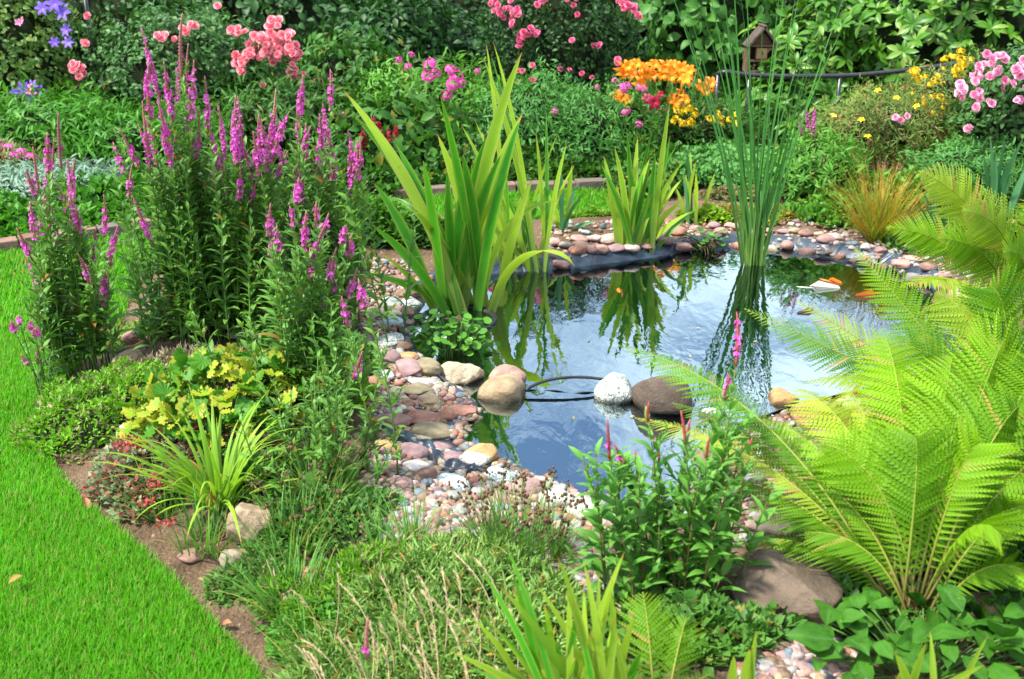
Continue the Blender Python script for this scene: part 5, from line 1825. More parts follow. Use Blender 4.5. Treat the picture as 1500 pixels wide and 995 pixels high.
M_yellow = petalmat('yellow_petal', (.85, .55, .01), (.90, .68, .03))
M_lily = petalmat('orange_lily_petal', (.88, .21, .006), (.92, .33, .015), centre=(.90, .42, .03))
M_maroon = petalmat('maroon_lily_petal', (.32, .005, .03), (.45, .012, .06))
M_clem = petalmat('violet_petal', (.14, .07, .48), (.24, .13, .60))
M_redplume = petalmat('red_plume', (.36, .008, .03), (.50, .02, .06))
M_blackmetal = plainmat('black_painted_metal', (.010, .011, .012), (.022, .024, .026), 40, .32, .5)

def crown(mb, c, rad, ncl, per, T, llen, up=.35, zmin=-.25, fill=.45, whorl=False, mat=0, lump=.2, seed=0.0):
    d = runit(ncl, zmin)
    ln = 1 + lump * (np.sin(d[:, 0] * 5 + seed) * np.cos(d[:, 1] * 4 + 2 * seed) + .7 * np.sin(d[:, 2] * 7 + d[:, 0] * 6 + seed))
    rr = np.where(rg.random(ncl) < fill, rg.uniform(.35, .9, ncl), rg.uniform(.85, 1.05, ncl)) * ln
    P = np.asarray(c) + d * np.asarray(rad) * rr[:, None]
    out = nrm(d * (1, 1, .7) + np.array((0, 0, up)) + rg.normal(0, .35, (ncl, 3)))
    x = nrm(np.cross(out, np.tile((.3, .8, .2), (ncl, 1))))
    y = np.cross(out, x)
    rc = rg.random(ncl)
    for i in range(per):
        ph = 2.4 * i + rg.uniform(0, .8, ncl)
        el = rg.uniform(.0, .7, ncl) if whorl else rg.uniform(-.35, 1.0, ncl)
        a = (x * np.cos(ph)[:, None] + y * np.sin(ph)[:, None]) * np.cos(el)[:, None] + out * np.sin(el)[:, None]
        off = out * (llen * (0 if whorl else .9) * (i / per - .4)) + (0 if whorl else 1) * rg.normal(0, llen * .55, (ncl, 3))
        inst(mb, T, P + off, frames(a, out), llen * rg.uniform(.65, 1.2, ncl), mat, np.clip(.7 * rc + .3 * rg.random(ncl), 0, 1))
    return P, out

def ellipsoid_core(mb, c, rad, f=.72, mat=0, seed=0):
    V, F = ICO[4]
    g = np.random.default_rng(seed + 5)
    w = np.zeros(len(V))
    for k in (3, 6, 11):
        for _ in range(3):
            w += np.sin(V @ (g.normal(size=3) * k) + g.uniform(0, 6)) / k * 2
    mb.add(V * np.asarray(rad) * (f * (1 + .10 * w))[:, None] + np.asarray(c), F, None, mat)

def shrub(name, label, cat, u, vtop, wpx, Y, mat, T, llen, ncl, per=7, group=None, depth=.45, whorl=False, zmin=-.25, stems=5, up=.35, lowcut=0.0, seed=None, fill=.4):
    b = base_at(u, Y)
    top = P3(u, vtop, Y)[2]
    b[2] = tz(b[0], b[1])
    h = max(top - b[2], .12)
    rx = px2m(wpx / 2, P3(u, (vtop + 200) / 2, Y))
    root = thing(name, label, cat, b, group)
    c = np.array((0, 0, h * (.52 + lowcut)))
    rad = np.array((rx, depth, h * (.50 - lowcut)))
    mb = MB()
    sd = rg.uniform(0, 6) if seed is None else seed
    P, out = crown(mb, c, rad, ncl, per, T, llen, up, zmin if lowcut else -.9, fill, whorl, 0, .16, sd)
    mb.build('foliage', mat, root)
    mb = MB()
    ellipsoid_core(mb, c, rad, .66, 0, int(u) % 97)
    mb.build('dark_core', M_core, root)  # added solid core, keeps bright sky out of the leaf gaps
    for i in range(stems):
        t = c + np.array((rg.uniform(-.6, .6) * rx, rg.uniform(-.3, .3) * depth, rg.uniform(-.2, .3) * h))
        mb = MB()
        tube(mb, bez((t[0] * .25, t[1] * .25, -.03), (t[0] * .4, t[1] * .4, t[2] * .6), t, 7), np.linspace(.012, .004, 7), 6, 0, .4)
        mb.build('stem', M_wood, root)
    return root, c, rad, P + b, out

# --- flower heads
def T_rose(seed=0, rings=((3, .22, 1.15), (5, .40, .85), (6, .62, .45), (7, .80, .12))):
    g = np.random.default_rng(seed)
    mb = MB()
    for n, r, el in rings:
        for i in range(n):
            a = 2 * math.pi * i / n + r * 7 + g.uniform(-.15, .15)
            w = 1.15 * r + .22
            us, vs = np.linspace(-.5, .5, 4), np.linspace(0, 1, 4)
            V, L = [], []
            for v in vs:
                for u in us:
                    e = el + g.uniform(-.05, .05)
                    rad = .10 + r * v * math.cos(e) * (1 - .16 * (2 * u) ** 2)
                    z = r * v * math.sin(e) + .12 * v * v * (1 - 2 * (el < .3)) + .05 * (2 * u) ** 2
                    th = a + u * w * (.5 + .5 * v) / max(.35, r + .15)
                    V.append((rad * math.cos(th), rad * math.sin(th), z))
                    L.append((g.uniform(0, 1) * .3 + .5 * (i % 2), v, abs(u) * 2))
            k = 4
            F = [(q * k + p, q * k + p + 1, (q + 1) * k + p + 1, (q + 1) * k + p) for q in range(3) for p in range(3)]
            mb.add(np.array(V), F, np.array(L))
    return mb
ROSES = {}
def rose_mesh(mat, i):
    key = (mat.name, i)
    if key not in ROSES:
        ROSES[key] = T_rose(i).mesh('bloom', mat)
    return ROSES[key]

def put_bloom(root, me, world, d, s, name='bloom'):
    o = bpy.data.objects.new(name, me)
    COL.objects.link(o)
    o.parent = root
    o.location = Vector([float(x) for x in (np.asarray(world) - np.array(root.location))])
    o.scale = (s, s, s)
    orient(o, d)
    o.rotation_mode = 'XYZ'
    return o

def roses(root, mat, clusters, Y, size=.022):
    """clusters: (u, v, spread px, n)"""
    for u, v, sp, n in clusters:
        st = MB()
        c0 = P3(u, v, Y)
        for i in range(n):
            uu, vv = u + rg.normal(0, sp * .45), v + rg.normal(0, sp * .42)
            p = P3(uu, vv, Y - .04 + rg.normal(0, .05))
            d = np.array((rg.normal(0, .45), -.75 + rg.normal(0, .3), .6))
            put_bloom(root, rose_mesh(mat, rnd.randrange(4)), p, d, size * rg.uniform(.75, 1.2))
            tube(st, bez(p - np.array(root.location), (p + c0) / 2 - np.array(root.location) + (0, .03, -.05), c0 - np.array(root.location) + (0, .08, -.12), 5), .0025, 4, 0, .5)
        st.build('flower_stalk', M_stem, root)

def T_star(n=5, w=.75, cup=.3, back=.0, segs=4):
    mb = MB()
    for i in range(n):
        a = 2 * math.pi * i / n
        s = np.linspace(0, 1, segs + 1)
        ww = w * .5 * np.sin(np.pi * np.clip(s * .85 + .12, 0, 1)) ** .9
        z = cup * np.sin(s * 1.9) - back * s ** 3
        r = s * (1 - back * .25 * s)
        V, L = [], []
        for q in range(segs + 1):
            for side in (-1, 0, 1):
                x, y = r[q], side * ww[q]
                V.append((x * math.cos(a) - y * math.sin(a), x * math.sin(a) + y * math.cos(a), z[q] + .12 * abs(side) * ww[q] + .01 * (i % 2)))
                L.append((i / n, s[q], abs(side)))
        F = []
        for q in range(segs):
            for e in range(2):
                k = q * 3 + e
                F.append((k, k + 1, k + 4, k + 3))
        mb.add(np.array(V), F, np.array(L))
    return mb

def plate_of_florets(mat, n=26, r=.045, fl=.013, name='flower_head'):
    T = T_star(5, .8, .12, 0, 2)
    V, F, L = np.concatenate(T.V), np.concatenate(T.F), np.concatenate(T.L)
    mb = MB()
    d = runit(n, -.1)
    P = d * np.array((r, r, r * .7))
    inst(mb, (V, F, L), P, frames(nrm(np.cross(d, runit(n))), d), fl * rg.uniform(.8, 1.2, n))
    return mb.mesh(name, mat)

# --- the dark hedge that closes the garden
HG = 'dark hedge shrubs along the garden end'
for i, (u, vt, w, Y, m, T, L, lab) in enumerate((
    (-60, -62, 420, 10.6, M_darkhedge, T_OVAL, .075, 'dark hedge shrub at the end of the garden behind the clematis'),
    (210, -64, 400, 10.9, M_ivy, T_OVAL, .075, 'dark green hedge shrub behind the coral rose bush'),
    (455, -70, 380, 10.4, M_ivy, T_BROAD, .11, 'broad leaved dark ivy mass above the coral roses'),
    (690, -60, 360, 10.9, M_darkhedge, T_OVAL, .075, 'dark hedge shrub behind the climbing rose'),
    (935, -66, 360, 10.7, M_ivy, T_BROAD, .11, 'leafy dark climber mass behind the orange lilies'),
    (1180, -70, 400, 10.9, M_darkhedge, T_OVAL, .08, 'dark hedge shrub behind the insect hotel'),
    (1450, -66, 460, 10.6, M_darkhedge, T_OVAL, .08, 'dark hedge shrub at the far corner behind the rhododendron'))):
    shrub('hedge_shrub', lab, 'hedge', u, vt, w * 1.15, Y, m, T, L, 620, 7, HG, .55, fill=.3, stems=3)

# timber panel fence behind the hedge row closes the view
M_fence = plainmat('weathered_fence', (.045, .032, .022), (.085, .062, .045), 9, .9, .15, .5, .01)
fp = thing('panel_fence', 'weathered dark timber fence closing the garden behind the hedge', 'fence', (0, 11.9, 0))
mb = MB()
for i in range(118):
    box(mb, (-8.8 + i * .15, rnd.uniform(-.004, .004), .60 + rnd.uniform(-.006, .006)), (.146, .02, 1.2), 0, 0, .004)
mb.build('boards', M_fence, fp, smooth=False)
for z in (.25, .95):
    mb = MB(); box(mb, (0, .036, z), (17.7, .045, .07), 0, 0, .004); mb.build('rail', M_fence, fp, smooth=False)
for i in range(10):
    mb = MB(); box(mb, (-8.7 + i * 1.93, .105, .6), (.09, .09, 1.25), 0, 0, .006); mb.build('post', M_fence, fp, smooth=False)

# --- left: trellis with clematis, weeds, silver plants
def bars(root, name, runs, r, mat=None):
    for a, b in runs:
        mb = MB()
        tube(mb, np.linspace(np.asarray(a, float), np.asarray(b, float), 4), r, 8)
        mb.build(name, mat or M_blackmetal, root)
tb = base_at(88, 7.75)
tr = thing('trellis', 'black metal garden trellis carrying the violet clematis', 'trellis', tb)
bars(tr, 'post', [((-.42, 0, -.05), (-.42, 0, 1.22)), ((0, 0, -.05), (0, 0, 1.25)), ((.34, .1, -.05), (.34, .1, 1.22))], .016)
bars(tr, 'bar', [((-.42, 0, .45), (0, 0, .45)), ((-.42, 0, .85), (0, 0, .85)), ((-.5, 0, 1.18), (.36, .05, 1.2))], .010)
clem, c, rad, P, out = shrub('clematis', 'violet flowered clematis climbing the black trellis', 'clematis', 50, -40, 175, 7.65, M_clemleaf, T_OVAL, .052, 900, 6, None, .26)
cm = T_star(6, .42, .12, .1).mesh('bloom', M_clem)
for u, v, s in ((80, 5, .075), (92, 18, .07), (62, 12, .06), (97, 44, .055), (35, 130, .06), (48, 126, .055), (57, 133, .06), (45, 142, .05), (62, 158, .05), (80, 62, .045), (100, 62, .05), (22, 135, .04)):
    put_bloom(clem, cm, P3(u, v, 7.38), (rg.normal(0, .3), -1, .4), s)
pm = T_star(5, .7, .15).mesh('bloom', M_rosepink)
for u, v in ((27, 33), (33, 30), (45, 128), (42, 134), (50, 136)):
    put_bloom(clem, pm, P3(u, v, 7.36), (rg.normal(0, .3), -1, .4), .028)

rb1, c, rad, P, out = shrub('rose_bush', 'big dark leaved rose bush with clusters of coral pink roses', 'rose bush', 285, 18, 330, 7.75, M_roseleaf, T_OVAL, .05, 1500, 6, 'rose bushes', .5)
roses(rb1, M_coral, [(350, 92, 14, 9), (360, 82, 10, 5), (372, 58, 16, 7), (395, 62, 20, 11), (415, 58, 22, 12), (425, 84, 16, 9), (430, 104, 12, 8), (405, 82, 14, 7), (404, 33, 9, 5), (346, 45, 12, 5), (240, 52, 14, 6), (275, 40, 14, 6), (128, 24, 6, 1), (110, 98, 11, 6), (118, 110, 7, 2), (126, 66, 6, 2), (317, 11, 5, 1), (386, 122, 6, 1)] + [(372, 70, 18, 12), (398, 66, 18, 12), (420, 74, 16, 10), (352, 96, 12, 6)], 7.25, .036)

shrub('leafy_shrub', 'fresh green lance leaved shrub behind the first loosestrife', 'shrub', 90, 145, 250, 7.0, M_lanceleaf, T_LANCE, .085, 520, 8, 'lance leaved greenery of the left bed', .4)
shrub('leafy_shrub', 'second lance leaved shrub below the coral rose bush', 'shrub', 235, 165, 240, 6.85, M_lanceleaf, T_LANCE, .085, 480, 8, 'lance leaved greenery of the left bed', .35)
shrub('leafy_shrub', 'dark green leafy shrub behind the thick row of loosestrife spikes', 'shrub', 420, 120, 230, 7.2, M_bigleaf, T_LANCE, .08, 520, 8, 'lance leaved greenery of the left bed', .4)
shrub('leafy_shrub', 'shrub of narrow leaves between the loosestrife and the pink phlox', 'shrub', 515, 60, 170, 8.0, M_bigleaf, T_OVAL, .07, 500, 8, 'lance leaved greenery of the left bed', .4)
sd, c, rad, P, out = shrub('sedum', 'mauve headed stonecrop at the left border of the garden', 'stonecrop', 12, 215, 110, 6.5, M_oliveleaf, T_LANCE, .06, 200, 8, None, .25)
hm = plate_of_florets(M_phlox, 40, .05, .008)
for u, v in ((14, 218), (32, 225), (-4, 212), (46, 232), (22, 230)):
    put_bloom(sd, hm, P3(u, v, 6.25), (0, -.2, 1), .9, 'flower_head')
for u, w, lab in ((45, 130, 'silver leaved plant at the brick edging by the lawn'), (128, 90, 'small silver leaved plant behind the first loosestrife spikes')):
    shrub('silver_plant', lab, 'silver plant', u, 268, w, 6.15, M_silverleaf, T_LANCE, .06, 240, 9, 'silver leaved plants', .22, up=.9)
stone_px(118, 320, 60, 30, 'tan', 'plain', .6, 'flat tan edging rock behind the brick edging under the silver plants', hero=True)

# --- middle: phlox, raspberry like shrub, climbing rose, astilbe
shrub('leafy_shrub', 'tall leafy shrub behind the pink phlox', 'shrub', 590, -5, 220, 8.9, M_ivy, T_OVAL, .085, 640, 7, 'tall shrubs behind the phlox', .45)
shrub('leafy_shrub', 'dim green shrub between the phlox and the climbing rose', 'shrub', 680, 30, 180, 9.2, M_ivy, T_OVAL, .085, 480, 7, 'tall shrubs behind the phlox', .4)
ph, c, rad, P, out = shrub('phlox', 'bushy green phlox with bright pink flower heads', 'phlox', 625, 105, 220, 7.5, M_phloxleaf, T_LANCE, .08, 760, 8, None, .4)
phm = [plate_of_florets(M_phlox, 30, .05, .016) for _ in range(3)]
for u, v, s in ((584, 88, .5), (598, 98, .55), (603, 80, .4), (630, 96, 1), (637, 108, .8), (626, 113, .85), (660, 103, .8), (668, 112, .95), (663, 124, .9), (675, 122, .7), (655, 140, .75), (660, 132, .6), (700, 104, .4), (505, 172, .9), (498, 168, .6)):
    put_bloom(ph, phm[rnd.randrange(3)], P3(u, v, 7.05), (rg.normal(0, .3), -.6, .8), s, 'flower_head')
ast, c, rad, P, out = shrub('astilbe', 'broad leaved astilbe with dark red plumes below the phlox', 'astilbe', 580, 165, 150, 7.05, M_bigleaf, T_OVAL, .11, 260, 7, None, .3)
for u, v in ((562, 195), (578, 203), (570, 207), (531, 205), (537, 212), (548, 190)):
    mb = MB()
    n = 60
    z = rg.random(n)
    Q = np.stack([rg.normal(0, .012, n) * (1.1 - z), rg.normal(0, .012, n) * (1.1 - z), z * .13], 1)
    inst(mb, T_MINI_W, Q, frames(runit(n, .0), runit(n)), .022)
    put_bloom(ast, mb.mesh('plume', M_redplume), P3(u, v + 12, 6.72), (rg.normal(0, .15), 0, 1), 1.0, 'plume')

arch_b = base_at(800, 8.3)
ar = thing('rose_arch', 'black metal arch posts carrying the climbing pink rose', 'arch', arch_b)
bars(ar, 'post', [((-.30, 0, -.05), (-.30, 0, 1.55)), ((.02, 0, -.05), (.02, 0, 1.6)), ((.36, .1, -.05), (.36, .1, 1.55))], .018)
bars(ar, 'rail', [((-.32, 0, .7), (.38, .1, .7)), ((-.32, 0, 1.1), (.38, .1, 1.1))], .010)
cr, c, rad, P, out = shrub('climbing_rose', 'dark climbing rose with hot pink clusters reaching above the frame', 'climbing rose', 815, -85, 230, 8.25, M_archleaf, T_OVAL, .042, 2300, 6, 'rose bushes', .4, up=.1)
roses(cr, M_hotpink, [(735, 8, 16, 9), (750, 16, 12, 6), (763, 22, 10, 4), (724, 4, 8, 4), (772, 50, 13, 9), (780, 45, 8, 4), (752, 35, 6, 2), (760, 65, 6, 2), (800, 0, 14, 6), (838, 4, 12, 4), (848, 18, 6, 2), (874, 67, 6, 3), (918, 8, 11, 7), (928, 12, 8, 4), (905, 3, 6, 3), (936, 22, 4, 2), (761, 105, 5, 2), (763, 122, 5, 2), (780, 116, 5, 2), (823, 100, 3, 1), (832, 100, 3, 1), (852, 110, 3, 1), (868, 115, 3, 1), (778, 95, 3, 1), (812, 162, 5, 1), (840, 60, 3, 1), (700, 104, 3, 1), (904, 90, 3, 2)], 7.85, .030)
shrub('leafy_shrub', 'soft green bushy shrub at the foot of the climbing rose', 'shrub', 775, 120, 190, 7.35, M_greyleaf, T_LANCE, .06, 900, 8, 'soft green shrubs below the climbing rose', .4)
shrub('leafy_shrub', 'grey green shrub between the climbing rose and the lilies', 'shrub', 870, 130, 190, 7.3, M_greyleaf, T_LANCE, .055, 900, 8, 'soft green shrubs below the climbing rose', .4)
shrub('leafy_shrub', 'dark low shrub above the far brick edging', 'shrub', 690, 205, 180, 6.95, M_bigleaf, T_OVAL, .06, 420, 8, 'soft green shrubs below the climbing rose', .22)

# --- lilies
lb = base_at(965, 7.45)
lil = thing('lily_clump', 'clump of orange lilies with a broad head of blooms', 'lily', lb)
lm = [T_star(6, .42, .55, .75).mesh('bloom', M_lily) for _ in range(1)]
pos = [(908, 100), (920, 97), (932, 95), (945, 100), (958, 96), (972, 98), (985, 96), (998, 100), (1010, 104), (925, 110), (940, 112), (955, 112), (970, 110), (985, 112), (1000, 112), (937, 122), (912, 108), (1004, 118), (980, 104), (950, 106),
       (985, 145), (996, 138), (1002, 147), (990, 150), (1028, 125), (1036, 132), (1040, 122), (912, 146), (920, 148), (905, 140)]
st = MB()
for u, v in pos:
    p = P3(u, v, 7.2 + rg.normal(0, .08))
    put_bloom(lil, lm[0], p, (rg.normal(0, .45), -.8, .35 + rg.normal(0, .3)), .068 * rg.uniform(.85, 1.1))
    q = p - lb
    tube(st, bez(q, (q[0] * .75, q[1] + .12, q[2] * .75), (q[0] * .55, .05, q[2] * .35), 6), .003, 4, 0, .5)
st.build('flower_stalks', M_stem, lil)
for i in range(16):
    x, y = rg.uniform(-.3, .33), rg.uniform(-.12, .2)
    pts = bez((x * .7, y, -.02), (x * .8, y, .3), (x, y, rg.uniform(.55, .78)), 8)
    stem_mesh(pts, .005, .003, 26, .1, .98, .085, T_LANCE_N, 1.15).build('stem', [M_stem, M_lanceleaf], lil)
ml = thing('maroon_lily', 'single dark crimson lily below the orange lilies', 'lily', base_at(955, 7.2))
mm = T_star(6, .40, .35, .8).mesh('bloom', M_maroon)
for u, v, s in ((958, 150, .075), (948, 144, .05), (968, 138, .035)):
    put_bloom(ml, mm, P3(u, v, 7.0), (rg.normal(0, .2), -1, .3), s)
stem_mesh(bez((0, 0, -.02), (.02, -.05, .3), P3(957, 152, 7.03) - np.array(ml.location), 8), .005, .003, 20, .1, .95, .07, T_LANCE_N, 1.1).build('stem', [M_stem, M_lanceleaf], ml)

# --- small yellow, pink and violet fillers round the lilies
yl, c, rad, P, out = shrub('yellow_loosestrife', 'bushy plant with small yellow flowers beneath the lilies', 'loosestrife', 1035, 150, 170, 7.5, M_bigleaf, T_LANCE, .055, 520, 8, 'yellow flowered plants', .3)
ym = plate_of_florets(M_yellow, 14, .028, .013)
for i in range(34):
    u, v = (rg.uniform(988, 1020), rg.uniform(158, 182)) if i < 22 else (rg.uniform(1035, 1085), rg.uniform(150, 190))
    put_bloom(yl, ym, P3(u, v, 7.05 + rg.normal(0, .06)), (rg.normal(0, .3), -.5, .9), rg.uniform(.5, .95), 'flower_head')
pk, c, rad, P, out = shrub('phlox', 'small mauve pink phlox beside the crimson lily', 'phlox', 915, 145, 100, 7.2, M_phloxleaf, T_LANCE, .05, 240, 8, None, .2)
for u, v, s in ((912, 130, .7), (918, 127, .6), (936, 128, .5), (943, 131, .5), (915, 165, .45), (920, 163, .4), (936, 182, .5), (900, 118, .4), (875, 128, .35), (813, 163, .45)):
    put_bloom(pk, phm[rnd.randrange(3)], P3(u, v, 6.95), (rg.normal(0, .3), -.7, .6), s, 'flower_head')
shrub('leafy_shrub', 'low blue green shrub at the far side of the bulrush', 'shrub', 1070, 222, 150, 6.5, M_greyleaf, T_OVAL, .04, 700, 8, None, .28)
shrub('leafy_shrub', 'tiny leaved green mound behind the small orange tipped iris', 'shrub', 960, 240, 120, 6.6, M_bigleaf, T_OVAL, .05, 380, 7, None, .25)

# --- right: rhododendron, hoop fence, insect hotel, roses and yellow spires
def rhodo(u, vt, w, Y, n, lab, depth=.6):
    return shrub('rhododendron', lab, 'rhododendron', u, vt, w, Y, M_rhodo, T_RHODO, .125, n, 10, 'rhododendrons', depth, whorl=True, up=.5)
rhodo(1390, -75, 420, 8.6, 620, 'large rhododendron with glossy whorled leaves filling the top corner')
rhodo(1195, -20, 190, 8.8, 200, 'rhododendron part with paler leaves beside the insect hotel', .4)
rhodo(1136, 78, 44, 8.0, 16, 'small rhododendron sprig reaching before the insect hotel', .15)
rhodo(1160, 120, 220, 8.1, 210, 'low rhododendron behind the black hoop rail', .3)
shrub('vine', 'bright green large leaved vine above the insect hotel', 'vine', 1030, -70, 190, 9.6, M_vine, T_BROAD, .13, 240, 7, None, .35)

hf = thing('hoop_fence', 'low black metal hoop rail curving in front of the rhododendron', 'fence', base_at(1180, 7.8))
fo = np.array(hf.location)
rail = np.array([P3(1052, 108, 7.75), P3(1062, 105, 7.7), P3(1085, 109, 7.72), P3(1130, 112, 7.75), P3(1180, 112, 7.8), P3(1250, 111, 7.8), P3(1320, 104, 7.8), P3(1400, 94, 7.75), P3(1470, 80, 7.7), P3(1540, 62, 7.65)])
k = 60
ii = np.linspace(0, len(rail) - 1, k)
rp = np.stack([np.interp(ii, np.arange(len(rail)), rail[:, q]) for q in range(3)], 1)
rp[2:-2] = (rp[:-4] + rp[1:-3] + rp[2:-2] + rp[3:-1] + rp[4:]) / 5
mb = MB(); tube(mb, rp - fo, .018, 10); mb.build('rail', M_blackmetal, hf)
for u, Y in ((1052, 7.74), (1098, 7.73), (1230, 7.8), (1380, 7.76)):
    i = int(np.argmin(np.abs(np.array([px_of(q)[0] for q in rp]) - u)))
    q = rp[i] - fo
    mb = MB(); tube(mb, np.array([q, q * (1, 1, .5), (q[0], q[1], -.05)]), .016, 8); mb.build('post', M_blackmetal, hf)

# insect hotel on its post
M_hotel = plainmat('weathered_wood', (.07, .04, .024), (.14, .08, .05), 14, .85, .2, .5, .006)
M_hoteldark = plainmat('dark_roof_wood', (.05, .035, .028), (.10, .07, .055), 14, .9, .2, .5, .006)
M_tube = plainmat('bamboo_filling', (.16, .10, .05), (.30, .20, .10), 40, .8)
M_block = plainmat('pale_wood_block', (.20, .11, .045), (.28, .17, .07), 20, .7)
M_hole = plainmat('dark_hole', (.012, .008, .006), (.02, .014, .01), 20, .9, .1)
hb = base_at(1101, 8.2)
ht = thing('insect_hotel', 'weathered wooden insect hotel with a pitched roof among the leaves', 'insect hotel', hb)
z0, z1, z2 = (P3(1101, v, 8.2)[2] - hb[2] for v in (103, 66, 42))
wd = px2m(38, P3(1101, 80, 8.2))
mb = MB(); box(mb, (0, .09, z0 * .5 - .03), (.07, .07, z0 + .06)); mb.build('post', M_hotel, ht, smooth=False)
def slab(name, c, size, mat, ry=0.0, parent=None):
    mb = MB(); box(mb, (0, 0, 0), size, 0, 0, .003)
    o = mb.build(name, mat, parent or ht, smooth=False)
    o.location = c; o.rotation_euler = (0, ry, 0)
    return o
slab('back_panel', (0, .07, (z0 + z1) / 2), (wd, .02, z1 - z0), M_hoteldark)
for sx in (-1, 1):
    slab('side_panel', (sx * wd / 2, 0, (z0 + z1) / 2), (.018, .16, z1 - z0 + .02), M_hotel)
for z in (z0, z0 + (z1 - z0) * .42, z1):
    slab('shelf', (0, -.004, z), (wd - .02, .15, .014), M_hotel)
for sx in (-1, 1):
    a = math.atan2(z2 - z1, wd / 2)
    slab('roof', (sx * wd * .27, -.01, (z1 + z2) / 2 + .012), (math.hypot(z2 - z1, wd / 2) + .05, .20, .016), M_hoteldark, sx * a)
mb = MB()
V = np.array([(-wd / 2 + .012, -.04, z1), (wd / 2 - .012, -.04, z1), (0, -.04, z2 - .01), (-wd / 2 + .012, .06, z1), (wd / 2 - .012, .06, z1), (0, .06, z2 - .01)])
mb.add(V, [(0, 1, 2), (5, 4, 3)]); mb.add(V, [(0, 3, 4, 1), (1, 4, 5, 2), (2, 5, 3, 0)]); mb.build('gable', M_hotel, ht, smooth=False)
bx = slab('nest_block', (.0, -.045, z0 + (z1 - z0) * .70), (.085, .05, (z1 - z0) * .42), M_block)
slab('entry_slot', (0, -.027, 0), (.012, .006, .03), M_hole, 0, bx)
for i in range(26):
    mb = MB()
    x, z = rg.uniform(-wd / 2 + .02, wd / 2 - .02), rg.choice([z0 + .02 + .03 * rg.random(), z0 + (z1 - z0) * (.5 + .42 * rg.random())])
    if abs(x) < .05 and z > z0 + (z1 - z0) * .45: continue
    tube(mb, np.array([(x, .05, z), (x, -.05 + rg.uniform(-.006, .006), z)]), .009, 7)
    mb.build('bamboo_tube', M_tube, ht)

rr, c, rad, P, out = shrub('rose_bush', 'rose bush with soft pink double roses in front of the rhododendron', 'rose bush', 1480, 85, 200, 6.3, M_roseleaf, T_OVAL, .045, 900, 6, 'rose bushes', .4)
roses(rr, M_rosepink, [(1452, 82, 10, 4), (1468, 85, 9, 4), (1436, 100, 9, 4), (1460, 108, 8, 3), (1430, 115, 9, 4), (1410, 128, 12, 7), (1408, 140, 8, 3), (1433, 138, 8, 3), (1470, 115, 7, 2), (1466, 127, 5, 1), (1485, 125, 5, 1), (1496, 98, 9, 5), (1490, 108, 8, 3), (1494, 145, 6, 2), (1450, 147, 6, 2), (1417, 186, 5, 2), (1427, 157, 4, 2), (1510, 130, 12, 5)], 5.95, .031)
ys_, c, rad, P, out = shrub('yellow_loosestrife', 'tall yellow flowered spires before the rhododendron', 'loosestrife', 1375, 95, 150, 6.9, M_oliveleaf, T_LANCE_N, .055, 520, 8, 'yellow flowered plants', .3)
for i in range(60):
    u, v = [(rg.normal(1403, 9), rg.uniform(74, 108)), (rg.uniform(1380, 1430), rg.uniform(86, 112)), (rg.uniform(1336, 1388), rg.uniform(112, 150)), (rg.uniform(1350, 1388), rg.uniform(138, 168)), (rg.normal(1341, 5), rg.uniform(100, 118))][i % 5]
    put_bloom(ys_, ym, P3(u, v, 6.5 + rg.normal(0, .06)), (rg.normal(0, .3), -.5, .9), rg.uniform(.4, .8), 'flower_head')
ol, c, rad, P, out = shrub('evening_primrose', 'olive fuzzy shrub of thin stems behind the orange grass', 'shrub', 1290, 130, 200, 6.55, M_oliveleaf, T_LANCE_N, .045, 1100, 8, None, .35)
ev = T_star(5, .55, .75, .3).mesh('bloom', M_yellow)
for u, v in ((1220, 172), (1262, 178), (1271, 202), (1286, 135), (1313, 146), (1343, 158)):
    put_bloom(ol, ev, P3(u, v, 6.15), (rg.normal(0, .5), -.3, .8), .026)
for u, v in ((1312, 172), (1320, 176), (1329, 170)):
    put_bloom(ol, rose_mesh(M_rosepink, 1), P3(u, v, 6.15), (rg.normal(0, .4), -.8, .4), .026)
for i in range(14):
    b0 = np.array((rg.uniform(-.4, .4), -.28, .05))
    tip = P3(rg.uniform(1215, 1370), rg.uniform(118, 175), 6.2) - np.array(ol.location)
    stem_mesh(bez(b0, (b0 + tip) / 2 + (0, 0, .05), tip, 8), .003, .0015, 22, .25, .98, .04, T_LANCE_N, .9).build('stem', [M_stem_red, M_oliveleaf], ol)
shrub('leafy_shrub', 'green leafy plant between the bulrush and the orange grass', 'shrub', 1190, 205, 130, 6.0, M_phloxleaf, T_LANCE, .06, 420, 8, None, .25)
shrub('leafy_shrub', 'grey stemmed shrub below the pink rose bush', 'shrub', 1420, 215, 190, 5.95, M_greyleaf, T_LANCE, .05, 560, 8, None, .25)
bb = base_at(1185, 6.1)
leafy_plant('purple_loosestrife', 'small magenta loosestrife behind the bulrush in front of the hoop rail', 'loosestrife', bb,
            [((rg.normal(0, .03), rg.normal(0, .03)), P3(u, v, 6.0), .14, .016, (.0, .8), True) for u, v in ((1178, 158), (1190, 156), (1172, 172), (1188, 178), (1195, 190), (1158, 215), (1175, 205))], None, M_loose, M_stem_red, T_LANCE, .05)
cushion('moss_cushion', 'yellow green moss cushion on the far rim beside the bulrush', 'moss', (1105, 318), .28, .12, .05, 2200, T_MINI_W, .020, leafmat('moss_leaf', (.12, .19, .015), (.24, .26, .03), odd=(.28, .12, .05), odd_p=.18, trans=.3))
cushion('moss_cushion', 'reddish brown creeping cushion behind the yellow green moss', 'moss', (1090, 290), .30, .14, .05, 1500, T_MINI_W, .022, leafmat('red_creeper_leaf', (.14, .08, .04), (.20, .17, .07), odd=(.12, .22, .04), odd_p=.3, trans=.25))
cushion('herb_cushion', 'grassy green herb cushion behind the far rim stones', 'herb', (870, 322), .30, .08, .06, 1500, T_MINI_W, .024, M_heath)
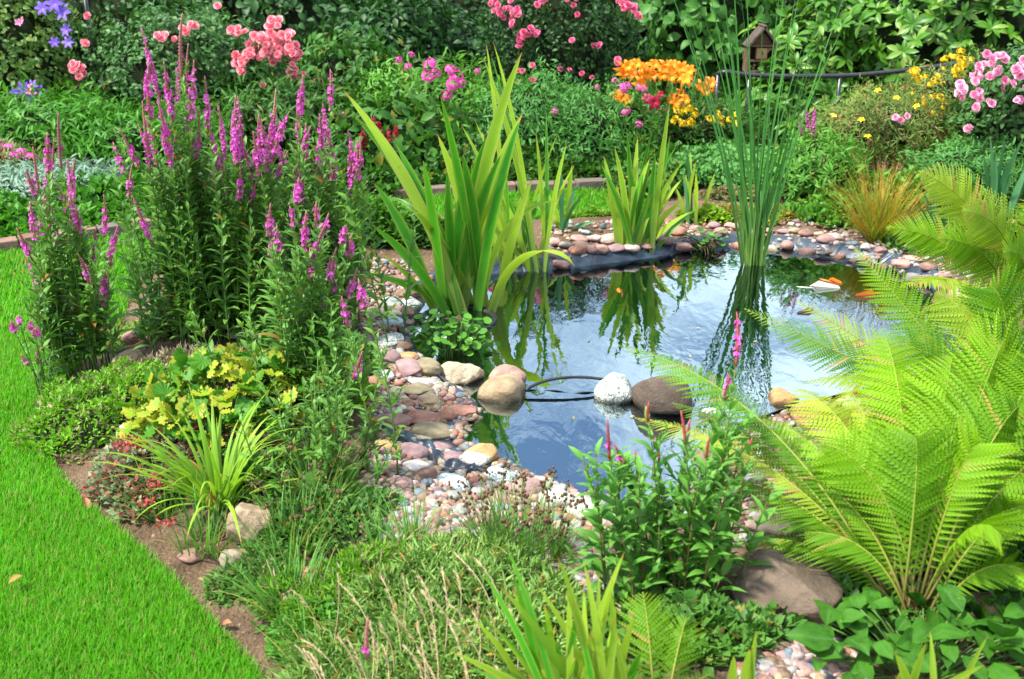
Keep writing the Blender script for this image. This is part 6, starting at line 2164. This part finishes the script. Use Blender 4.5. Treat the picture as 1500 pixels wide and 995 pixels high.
cushion('herb_cushion', 'yellow leaved low plant at the foot of the small far iris', 'herb', (1035, 322), .16, .06, .06, 500, T_MINI_W, .035, M_day)
cushion('herb_cushion', 'leafy cover on the bank behind the big water iris', 'herb', (625, 350), .34, .12, .10, 1500, T_MINI_W, .032, M_cover_g)
cushion('herb_cushion', 'dense green cover under the loosestrife by the beach', 'herb', (455, 520), .26, .20, .10, 1500, T_MINI_W, .036, M_cover_g)
cushion('herb_cushion', 'leafy cover behind the orange grass below the rose bush', 'herb', (1410, 345), .45, .2, .10, 1500, T_MINI_W, .034, M_cover_g)
cushion('herb_cushion', 'shaded leafy cover on the bank under the big fern', 'herb', (1430, 800), .30, .25, .08, 1500, T_MINI_W, .036, M_cover_g)

for lab, px, rx, ry, h, n, T, L, m in (
    ('leafy cover behind the edging below the silver plants', (20, 338), .50, .22, .12, 1500, T_MINI_W, .05, M_lanceleaf),
    ('leafy cover behind the edging at the tallest loosestrife', (190, 312), .55, .25, .16, 1700, T_MINI_W, .055, M_lanceleaf),
    ('leafy cover behind the lawn at the thick loosestrife row', (370, 290), .60, .25, .18, 1700, T_MINI_W, .055, M_bigleaf),
    ('leafy cover behind the lawn next to the red astilbe', (540, 272), .55, .22, .18, 1500, T_MINI_W, .055, M_bigleaf),
    ('dark leafy cover along the far edging', (780, 262), .65, .18, .14, 1500, T_MINI_W, .05, M_bigleaf),
    ('leafy cover under the lilies', (980, 255), .55, .25, .16, 1500, T_MINI_W, .05, M_bigleaf),
    ('leafy cover behind the bulrush', (1150, 268), .50, .25, .14, 1700, T_MINI_W, .045, M_greyleaf),
    ('leafy cover beside the orange grass', (1225, 315), .25, .18, .10, 1100, T_MINI_W, .04, M_phloxleaf),
    ('leafy cover behind the orange grass', (1330, 300), .45, .25, .18, 1600, T_MINI_W, .045, M_phloxleaf)):
    cushion('leafy_cover', lab, 'ground cover', px, rx, ry, h, n, T, L, m, CV)

# the bed goes on beside the ferns, past the edge of the picture
for lab, px, rx, ry, h, T, L, m in (
    ('leafy cover beside the near fern away from the pond', (1640, 820), .40, .35, .14, T_MINI_W, .040, M_cover_g),
    ('leafy cover beside the yellowing fern away from the pond', (1680, 560), .60, .50, .16, T_MINI_W, .042, M_lsf),
    ('leafy cover beside the pink rose bush away from the pond', (1700, 360), .90, .70, .20, T_MINI_W, .048, M_phloxleaf)):
    cushion('leafy_cover', lab, 'ground cover', px, rx, ry, h, 2200, T, L, m, CV)
shrub('leafy_shrub', 'green shrub at the outer side of the pink rose bush', 'shrub', 1690, 100, 240, 6.2, M_bigleaf, T_OVAL, .06, 500, 8, None, .4)
rhodo(1760, -40, 380, 8.4, 320, 'outer rhododendron beyond the pink rose bush')
